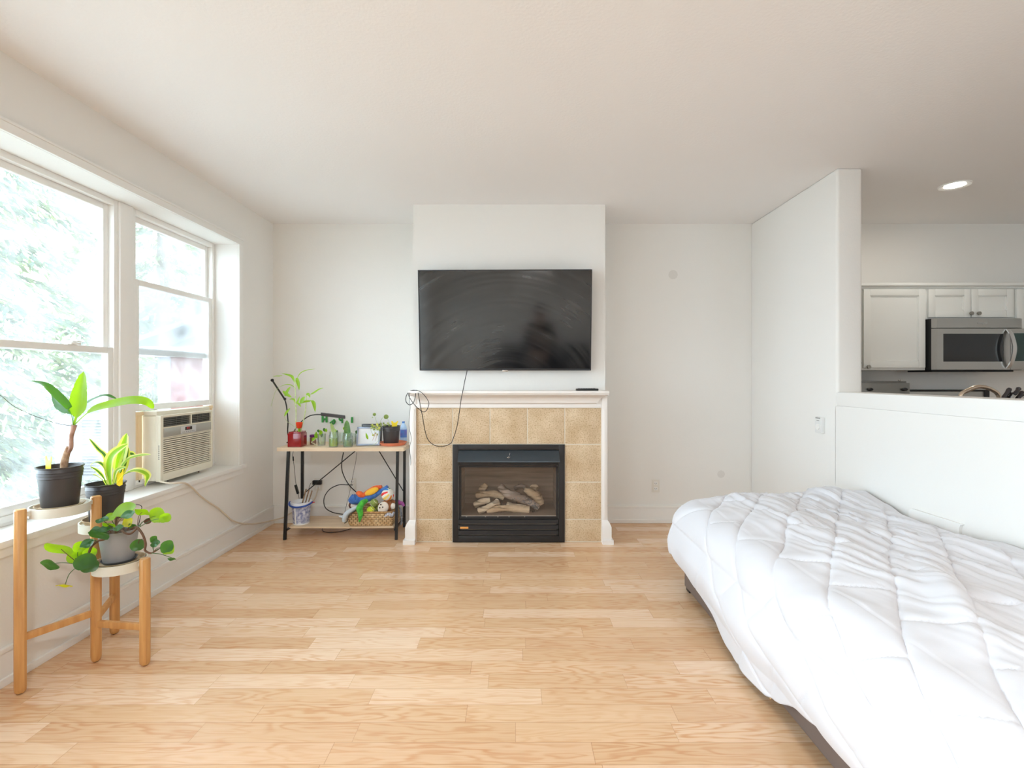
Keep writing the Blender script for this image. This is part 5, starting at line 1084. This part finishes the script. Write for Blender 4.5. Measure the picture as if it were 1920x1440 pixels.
# long cutting trailing left of the tumbler
tc_ = thing('trailing_cutting', 'pale leafy stem lying on the table in front of the purple-lidded jar', 'plant', at(592, 830, 4.12))
MB().tube(spline([at(597, 838, 4.14), at(589, 832, 4.12), at(584, 829, 4.12), at(591, 824, 4.12), at(594, 818, 4.13)], 6), .0022, 6).build('cutting_stem', mat('pale_stem', (222, 226, 190), .5), tc_)
for pts in ([(594, 820, 4.12), (593, 815, 4.12), (593, 809, 4.12)], [(592, 822, 4.11), (588, 823, 4.11), (585, 827, 4.11)], [(595, 822, 4.12), (592, 817, 4.11), (590, 813, 4.11)]): MB().leaf(spline([at(*p) for p in pts], 4), .024, (0, -1, .2), .2).build('leaf', M['leafb'], tc_)
# picture frames
def frame(cx, Y, w, h, lean, label, fm, im, fw=.014, yaw=0):
    R3 = Matrix.Rotation(yaw, 3, 'Z') @ Matrix.Rotation(-lean, 3, 'X'); c = Vector(((cx - CX) * Y / F, Y, TZ + .002)); r = thing('picture_frame', label, 'picture frame', c); q = MB()
    for a in ((-w / 2, -w / 2 + fw, 0, h), (w / 2 - fw, w / 2, 0, h), (-w / 2 + fw, w / 2 - fw, 0, fw), (-w / 2 + fw, w / 2 - fw, h - fw, h)): q.box(a[0], a[1], -.006, .008, a[2], a[3], bev=.002)
    rot_build(q, R3, c).build('frame_border', fm, r); rot_build(MB().box(-w / 2 + fw - .002, w / 2 - fw + .002, 0, .004, fw - .002, h - fw + .002), R3, c).build('picture', im, r)
    q = MB().box(-w / 2 + .004, w / 2 - .004, .0081, .012, .004, h - .004); rot_build(q, R3, c).build('backing_board', M['blackp'], r)
    s = MB().bar(R3 @ Vector((0, .014, h * .7)) + c, Vector((c.x, c.y + math.sin(lean) * h + .06, TZ + .003)), .03, .003).build('easel', M['blackp'], r); return r
frame(690, 4.15, .195, .158, .24, 'silver picture frame with a white reflection painted on its picture, leaning on the table', mat('frame_silver', (150, 158, 176), .3, .5), mat('reflection_white', (238, 240, 244), .12, var=.12, vscale=9), yaw=.08)  # white picture colour stands in for a reflection in the glass
q = MB().box((679 - CX) * 4.33 / F, (715.5 - CX) * 4.33 / F, 4.315, 4.345, TZ + .001, TZ + .168, bev=.003); bd = thing('black_box', 'flat black box standing upright behind the silver picture frame', 'box', ((697 - CX) * 4.33 / F, 4.33, TZ + .001)); q.build('case', mat('charcoal_case', (50, 50, 54), .4), bd)
MB().box((682 - CX) * 4.33 / F, (713 - CX) * 4.33 / F, 4.3135, 4.3155, TZ + .150, TZ + .157).build('stripe', mat('grey_stripe', (150, 150, 154), .3, .5), bd)
# black pot with string vine on saucer
px0 = (733.5 - CX) * 4.22 / F
sc_ = MB().lathe((px0 + .015, 4.22, TZ + .001), [(0, 0), (.100, 0), (.118, .024), (.113, .025), (.098, .008), (0, .007)], 44); tag(sc_.build('terracotta_saucer', mat('terracotta', (232, 140, 104), .7, var=.12, vscale=20)), 'orange terracotta saucer under the black pot at the right end of the table', 'saucer')
pv = thing('potted_vine', 'black pot with a thin trailing vine at the right end of the table', 'potted plant', (px0, 4.22, TZ + .0095)); nursery_pot((px0, 4.22), TZ + .0095, .062, .074, .152, pv)
gm = mat('vine_stem', (176, 190, 130), .6)
for pts in ([(722, 800, 4.2), (714, 798, 4.16), (708, 795, 4.14), (704, 785, 4.14), (702, 778, 4.14)], [(716, 800, 4.18), (713, 792, 4.15), (716, 785, 4.14), (718, 783, 4.14)], [(730, 797, 4.2), (730, 792, 4.18), (727, 786, 4.17), (724, 782, 4.17)], [(720, 799, 4.2), (710, 800, 4.14), (700, 797, 4.12), (695, 803, 4.11), (698, 812, 4.11), (704, 818, 4.11)],
            [(716, 799, 4.18), (711, 806, 4.10), (712, 818, 4.09), (708, 828, 4.085), (700, 834, 4.08), (692, 835, 4.08)], [(728, 797, 4.2), (720, 795, 4.17), (712, 797, 4.13), (705, 800, 4.12), (703, 808, 4.11), (702, 818, 4.10)]): MB().tube(spline([at(*p) for p in pts], 6), .0013, 6).build('vine_stem', gm, pv)
def vdisc(px, py, r, Y, m):
    c = at(px, py, Y); q = MB(); q.ball(c, (r, .003, r * .95), 6, R=Matrix.Rotation(.4, 3, 'Z')); q.build('leaf', m, pv)
vl = leafmat('mottled_leaf', (150, 172, 104), (112, 134, 78), .3, vscale=60); vp = leafmat('pale_vine_leaf', (206, 212, 164), (160, 178, 110), .3, vscale=60)
vdisc(702, 777, .014, 4.14, vl); vdisc(724, 781.5, .021, 4.17, vl); vdisc(698.5, 782.5, .006, 4.14, gm)
rr = random.Random(5)
for k in range(26): vdisc(696 + rr.random() * 16, 795 + rr.random() * 22 * (1 if k % 2 else .5), .0055 + .005 * rr.random(), 4.105 + .02 * rr.random(), (vp, vl, M['leafe'])[k % 3])
for k in range(10): vdisc(712 + rr.random() * 18, 793 + rr.random() * 5, .006 + .005 * rr.random(), 4.16 + .03 * rr.random(), (vp, vl)[k % 2])
MB().leaf(spline([at(690, 824, 4.09), at(688, 818, 4.09), at(686, 811, 4.09)], 4), .018, (0, -1, 0)).build('leaf', M['leafb'], pv)
for pts in ([(703, 812, 4.1), (701, 820, 4.1), (698, 826, 4.1)], [(704, 812, 4.1), (706, 818, 4.1), (703, 827, 4.1)]): MB().tube(spline([at(*p) for p in pts], 4), [.003, .0012], 6).build('dry_root', mat('dry_root', (196, 160, 120), .8), pv)
sticky_trap(at(740, 799, 4.2) + Vector((0, 0, .0)), 'yellow paper trap sticking out of the black vine pot', w=.06, h=.045, ang=.1)
# water bottle
wx = (756.5 - CX) * 4.38 / F; wb = thing('plastic_bottle', 'pale blue plastic bottle with a purple label behind the vine pot', 'bottle', (wx, 4.38, TZ + .001)); bm_ = mat('pale_blue_plastic', (190, 218, 250), .25)
MB().lathe((wx, 4.38, TZ + .001), [(0, 0), (.027, 0), (.029, .008), (.029, .12), (.027, .135), (.018, .155), (.011, .165), (.011, .17), (0, .17)], 28).build('bottle_body', bm_, wb); MB().lathe((wx, 4.38, TZ + .045), [(.0295, 0), (.0296, .07), (.0295, .07)], 28).build('label', mat('purple_label', (120, 90, 190), .4, c2=(80, 150, 220), vscale=28), wb); MB().cyl((wx, 4.38, TZ + .171), (wx, 4.38, TZ + .185), .012).build('cap', mat('blue_cap', (70, 120, 190), .4), wb)

# ---------------------------------------------------------------- lower shelf
SZ = .1005
bX, bY = (565 - CX) * 4.17 / F, 4.17
bk = thing('toy_bucket', 'clear and white plastic bucket with a blue handle and speckled print', 'bucket', (bX, bY, SZ)); bp = mat('bucket_print', (226, 230, 240), .35, c2=(96, 110, 168), vscale=45)
MB().lathe((bX, bY, SZ), [(0, 0), (.062, 0), (.064, .006), (.076, .155), (.074, .155), (.060, .008), (0, .005)], 40).build('bucket_wall', bp, bk)
q = MB().lathe((bX, bY, SZ), [(.0755, .15), (.084, .155), (.086, .185), (.082, .187), (.079, .158), (.074, .152)], 40); q.lathe((bX, bY, SZ), [(.060, -.0), (.0665, .0), (.0665, .010), (.064, .010)], 40); R_a = -PI / 2 - .3; q.bar((bX + .066 * math.cos(R_a), bY + .066 * math.sin(R_a), SZ + .006), (bX + .0775 * math.cos(R_a), bY + .0775 * math.sin(R_a), SZ + .155), .012, .003); q.build('bucket_rim', mat('white_plastic', (240, 240, 240), .3), bk)
P = [(bX + .092 * math.cos(PI + PI * k / 20), bY + .092 * math.sin(PI + PI * k / 20), SZ + .178 - .022 * math.sin(PI * k / 20)) for k in range(21)]
MB().tube(P, .0075, 8, flat=1.4).build('handle', mat('blue_plastic', (44, 82, 170), .35), bk); MB().bar((bX + .088, bY, SZ + .17), (bX + .112, bY - .01, SZ + .178), .02, .006, bev=.002).build('red_tab', mat('red_plastic', (222, 40, 40), .4), bk)
sm = mat('patterned_stick', (170, 140, 110), .6, c2=(74, 56, 44), vscale=90)
for i, (a, b, yy, lab) in enumerate((((563, 958), (574, 917), 4.16, 'brown speckled stick in the bucket, leaning least'), ((568, 960), (579.5, 918), 4.19, 'brown speckled stick in the bucket, between the other two'), ((573, 960), (585, 920), 4.17, 'brown speckled stick in the bucket, leaning most to the right'))):
    p, e = at(a[0], a[1], yy), at(b[0], b[1], yy); p = p + (p - e) * .45; o = MB().tube([p.lerp(e, k / 8) for k in range(9)], .0052, 10, jit=.2).build('chew_stick', sm); tag(o, lab, 'stick', 'chew sticks in the bucket')
# basket
def basket_mat():
    m = mat('woven_seagrass', (236, 206, 160), .8, c2=(206, 164, 112), vscale=40); n = m.node_tree.nodes; L = m.node_tree.links; b = n['Principled BSDF']; tc = [x for x in n if x.type == 'TEX_COORD'][0]
    br = n.new('ShaderNodeTexBrick'); br.inputs['Scale'].default_value = 1; br.inputs['Brick Width'].default_value = .034; br.inputs['Row Height'].default_value = .017; br.inputs['Mortar Size'].default_value = .0028; br.inputs['Mortar Smooth'].default_value = 1
    sp = n.new('ShaderNodeSeparateXYZ'); cb = n.new('ShaderNodeCombineXYZ'); ad = n.new('ShaderNodeMath'); L.new(tc.outputs['Object'], sp.inputs[0]); L.new(sp.outputs[0], ad.inputs[0]); L.new(sp.outputs[1], ad.inputs[1]); L.new(ad.outputs[0], cb.inputs[0]); L.new(sp.outputs[2], cb.inputs[1]); L.new(cb.outputs[0], br.inputs[0])
    mx = n.new('ShaderNodeMix'); mx.data_type = 'RGBA'; L.new(br.outputs['Fac'], mx.inputs[0]); ramp = [x for x in n if x.type == 'VALTORGB'][0]; L.new(ramp.outputs[0], mx.inputs[6]); mx.inputs[7].default_value = srgb((120, 80, 44)) + (1,); L.new(mx.outputs[2], b.inputs['Base Color'])
    bp_ = n.new('ShaderNodeBump'); bp_.inputs['Strength'].default_value = 1; bp_.inputs['Distance'].default_value = .006; bp_.invert = True; L.new(br.outputs['Fac'], bp_.inputs['Height']); L.new(bp_.outputs[0], b.inputs['Normal']); return m
bk2 = thing('woven_basket', 'woven seagrass basket heaped with dog toys on the lower shelf', 'basket', (-1.18, 4.22, SZ)); M['bas'] = basket_mat()
def ring4(x0, x1, y0, y1, z, r=.02, n=5):
    out = []
    for cx, cy, a0 in ((x1 - r, y1 - r, 0), (x0 + r, y1 - r, PI / 2), (x0 + r, y0 + r, PI), (x1 - r, y0 + r, 1.5 * PI)):
        for k in range(n): a = a0 + PI / 2 * k / (n - 1); out.append(Vector((cx + r * math.cos(a), cy + r * math.sin(a), z)))
    return out
BX0b, BX1b, BY0b, BY1b = -1.385, -1.012, 4.085, 4.365
q = MB(); q.loft([ring4(BX0b + .012, BX1b - .006, BY0b + .006, BY1b - .006, SZ), ring4(BX0b, BX1b, BY0b, BY1b, SZ + .03), ring4(BX0b, BX1b, BY0b, BY1b, SZ + .105), ring4(BX0b + .004, BX1b - .004, BY0b + .004, BY1b - .004, SZ + .112), ring4(BX0b + .012, BX1b - .012, BY0b + .012, BY1b - .012, SZ + .104), ring4(BX0b + .014, BX1b - .014, BY0b + .014, BY1b - .014, SZ + .012)], cap=True); q.build('basket_wall', M['bas'], bk2, angle=60)
q = MB(); R4 = ring4(BX0b + .004, BX1b - .004, BY0b + .004, BY1b - .004, SZ + .112); R4.append(R4[0]); q.tube(R4, .008, 8, jit=.3); q.build('braided_rim', mat('braided_rim', (206, 164, 112), .8, c2=(150, 108, 64), vscale=70), bk2)
# toys
G = 'dog toys in the basket'
def plush(name, parts, label, cat='toy', extra=None):
    o = None; allp = MB()
    root = thing(name, label, cat, parts[0][1], G)
    for nm, c, r, m, *rest in parts:
        q = MB()
        if isinstance(r, list): q.tube(spline(c if isinstance(c, list) else [c], 7), r, 14, jit=.14)
        else: q.ball(c, r, 10, jit=.12, R=rest[0] if rest else None)
        q.build(nm, m, root)
    return root
def fur(name, c, c2=None): return mat(name, c, .95, c2=c2, vscale=40, bump=.6, bscale=160, sheen=.3)
blue = fur('blue_denim', (74, 124, 196), (52, 96, 168)); orange = fur('orange_plush', (244, 120, 60), (226, 92, 44)); yel = fur('yellow_plush', (250, 196, 60)); green = fur('green_plush', (90, 206, 66), (50, 150, 50)); grey = fur('grey_plush', (196, 206, 214)); white = fur('white_plush', (236, 226, 214)); brown = fur('brown_plush', (176, 112, 66), (140, 84, 48))
Yt_ = 4.16
def tubetoy(name, pts, rs, m, label, cat='toy'):
    P = spline([at(*p) for p in pts], 8); r = thing(name, label, cat, P[0], G); MB().tube(P, rs, 16, jit=.12).build('body', m, r); return r, P
r_, P = tubetoy('tug_toy', [(657, 932, Yt_), (664, 936, Yt_), (684, 936, Yt_), (705, 927, Yt_), (727, 912, Yt_)], [.030, .042, .032, .022, .014], blue, 'blue denim tug toy lying across the top of the basket')
MB().tube([at(664.5, 926, Yt_ - .02), at(666, 936, Yt_ - .045), at(664.5, 943, Yt_ - .03)], .0015, 6).tube([at(704, 921, Yt_ - .01), at(706, 926, Yt_ - .024), at(707, 931, Yt_ - .012)], .0015, 6).build('stitching', mat('dark_thread', (30, 50, 90), .7), r_)
r_, P = tubetoy('starfish_toy', [(683, 929, Yt_ + .01), (692, 924, Yt_ + .01), (703, 916, Yt_ + .02), (716, 913, Yt_ + .02)], [.022, .030, .026, .016], orange, 'orange and yellow plush toy resting on the blue tug toy')
MB().ball(at(697, 921.5, Yt_ - .02), (.062, .02, .026), 10, R=Matrix.Rotation(-.42, 3, 'Y'), jit=.1).build('yellow_belly', yel, r_); MB().ball(at(676, 927, Yt_ - .012), (.042, .022, .024), 10, R=Matrix.Rotation(.5, 3, 'Y'), jit=.15).build('arm', orange, r_)
# striped ball
bl = thing('striped_ball', 'white ball with rainbow wedges at the right of the toy heap', 'ball', at(727, 927, 4.16), G)
bm0 = bmesh.new(); bmesh.ops.create_uvsphere(bm0, u_segments=32, v_segments=16, radius=.053); Rb = Matrix.Rotation(.9, 4, 'Y') @ Matrix.Rotation(.5, 4, 'X'); cols = [mat('ball_' + n_, c_, .5) for n_, c_ in (('white', (244, 240, 232)), ('red', (232, 48, 44)), ('orange', (246, 150, 50)), ('yellow', (250, 224, 120)), ('green', (50, 160, 70)), ('blue', (50, 150, 220)))]
bb_c = at(727, 927, 4.16); q = MB()
for f in bm0.faces:
    a = math.atan2(f.calc_center_median().y, f.calc_center_median().x) % (2 * PI); k = int(a / (2 * PI) * 16); ci = 0 if k % 2 else (1, 2, 3, 4, 5, 1, 3, 2)[k // 2]
    if abs(f.calc_center_median().z) > .044: ci = 0
    q.add([Rb @ v.co + bb_c for v in f.verts], [tuple(range(len(f.verts)))], ci)
q.build('ball_skin', cols, bl, angle=180); bm0.free()
tb = mat('tennis_felt', (200, 214, 60), .95, bump=.8, bscale=240); tb2 = mat('worn_tennis_felt', (162, 178, 96), .95, c2=(120, 136, 70), vscale=50, bump=.8, bscale=200)
def tball(px, py, Y, r, m, label):
    c = at(px, py, Y); t = thing('tennis_ball', label, 'ball', c, G); MB().ball(c, r, 12).build('felt', m, t); P = []
    for k in range(41):
        a = 2 * PI * k / 40; v = Vector((math.cos(a) + .35 * math.cos(3 * a), math.sin(a) - .35 * math.sin(3 * a), .9 * math.sin(2 * a))).normalized() * (r + .0004); P.append(c + Matrix.Rotation(.6 + px, 3, 'X') @ v)
    MB().tube(P, .0014, 5).build('seam', mat('seam_white', (232, 232, 214), .8), t)
tball(695, 957, 4.12, .034, tb, 'bright yellow tennis ball, lowest of the three balls in the basket'); tball(701.5, 943, 4.14, .034, tb2, 'worn green tennis ball above the bright yellow one'); tball(707, 954, 4.18, .030, tb2, 'dull tennis ball mostly hidden behind the plush face')
r_, P = tubetoy('crocodile_toy', [(688, 938, 4.13), (680, 943, 4.10), (674, 953, 4.075), (676, 964, 4.062), (674, 978, 4.062)], [.016, .024, .026, .022, .008], green, 'bright green long plush toy hanging over the front of the basket')
r_, P = tubetoy('bone_toy', [(672, 949, 4.10), (662, 955, 4.07), (652, 961, 4.052), (646, 970, 4.050), (645, 978, 4.052)], [.012, .016, .018, .020, .014], grey, 'pale grey plush limb drooping over the left front corner of the basket')
MB().tube(spline([at(650, 970, 4.052), at(642, 969, 4.045), at(636, 968, 4.045)], 4), [.012, .009, .006], 10).build('paw', grey, r_); MB().tube(spline([at(668, 956, 4.06), at(655, 966, 4.036), at(651, 977, 4.034), at(646, 981, 4.04)], 6), .0035, 6).build('dark_edging', M['blackp'], r_)
pf = thing('sloth_toy', 'plush toy with a round white face and brown rim in the basket', 'toy', at(720, 952, 4.12), G); c = at(720, 952, 4.12); Rf = Matrix.Rotation(.5, 3, 'Y')
MB().ball(c + Vector((.012, .03, .006)), (.052, .03, .05), 10, jit=.15).build('head', brown, pf); MB().ball(c + Vector((-.006, -.002, 0)), (.044, .018, .052), 10, R=Rf).build('face', white, pf)
q = MB()
for a, b in ((714, 946), (717.5, 951), (712, 952)): q.ball(at(a, b, 4.098), (.006, .004, .006), 6)
q.build('eyes_and_nose', mat('dark_felt', (60, 40, 34), .9), pf)
r_, P = tubetoy('brown_toy', [(724, 941, 4.20), (734, 943, 4.20), (742, 950, 4.18)], [.026, .032, .022], brown, 'brown plush toy tucked behind the white plush face'); MB().ball(at(737, 949, 4.14), (.022, .016, .024), 8, jit=.3).build('white_paw', white, r_)
r_, P = tubetoy('cow_toy', [(655, 944, 4.2), (661, 947, 4.17), (668, 952, 4.15)], [.018, .026, .016], white, 'white and dark brown plush toy poking out below the blue tug toy'); MB().ball(at(657, 947, 4.155), (.014, .01, .028), 8, jit=.2).build('brown_patch', mat('dark_brown_plush', (92, 56, 50), .9), r_)
r_, P = tubetoy('rope_toy', [(722, 968, 4.07), (728, 964, 4.06), (735, 966, 4.062), (739, 960, 4.07)], [.008, .013, .013, .009], mat('striped_rope', (226, 226, 232), .9, c2=(90, 90, 110), vscale=70), 'short grey and white knotted rope on the basket rim')
r_, P = tubetoy('cloth_toy', [(742, 938, 4.28), (748, 942, 4.26), (754, 944, 4.24), (757, 948, 4.22)], [.014, .018, .016, .01], mat('violet_cloth', (150, 110, 190), .9, c2=(214, 80, 150), vscale=30), 'violet and pink cloth toy sticking out behind the right table leg')
r_, P = tubetoy('fabric_strip', [(748, 948, 4.2), (752, 960, 4.19), (753, 972, 4.18), (752, 984, 4.18)], [.006, .009, .009, .007], mat('grey_strip', (170, 176, 186), .9, c2=(70, 70, 80), vscale=50), 'grey striped fabric strip hanging down the right side of the basket')
# cords under the table
cable(cpx([(644, 848, 4.40), (641, 865, 4.42), (641, 880, 4.43), (646, 895, 4.43), (655, 910, 4.42), (665, 920, 4.38), (672, 926, 4.33)]), .0045, 'black_hose', M['blackp'], 'thick black cable curving down from the tabletop into the toy basket')
cable(cpx([(661, 909.5, 4.495), (650, 909, 4.44), (636, 909, 4.42), (620, 916, 4.40), (610, 928, 4.38), (607, 941, 4.37), (611, 953, 4.36), (622, 960, 4.35), (634, 963, 4.34), (645, 964.5, 4.32)]), .0040, 'looped_cable', M['blackp'], 'black cable making a big loop from the right outlet to the lower shelf')
cable(cpx([(669, 848, 4.43), (667, 865, 4.46), (664, 880, 4.47), (660, 900, 4.48), (655, 925, 4.45), (650, 945, 4.42), (646, 963, 4.40)]), .0018, 'thin_grey_cord', mat('grey_cord', (70, 70, 74), .6), 'thin grey cord hanging straight down behind the middle of the table')
ad = thing('power_adapter', 'black power adapter plugged into the outlet behind the bucket', 'adapter', at(594, 905, 4.49)); c = at(594, 905, 4.49)
MB().box(c.x - .038, c.x + .040, YB - .045, YB - .0098, c.z - .018, c.z + .020, bev=.004).build('adapter_body', M['blackp'], ad); MB().tube(spline([c + Vector((-.036, -.03, .004)), at(583, 906, 4.45), at(580, 912, 4.44), at(578, 922, 4.43), at(574, 935, 4.42), at(568, 955, 4.42), at(566, 985, 4.40)], 6), .0022, 6).build('adapter_cord', M['blackp'], ad)
def floor_cable(pts, r, name, m, label): return cable([(x_, y_, r + .0005) for x_, y_ in pts], r, name, m, label)
floor_cable([(-1.70, 4.46), (-1.695, 4.36), (-1.66, 4.27), (-1.60, 4.23), (-1.52, 4.24), (-1.46, 4.30), (-1.40, 4.40)], .003, 'floor_cable', M['blackp'], 'black cable lying on the floor below the lower shelf')
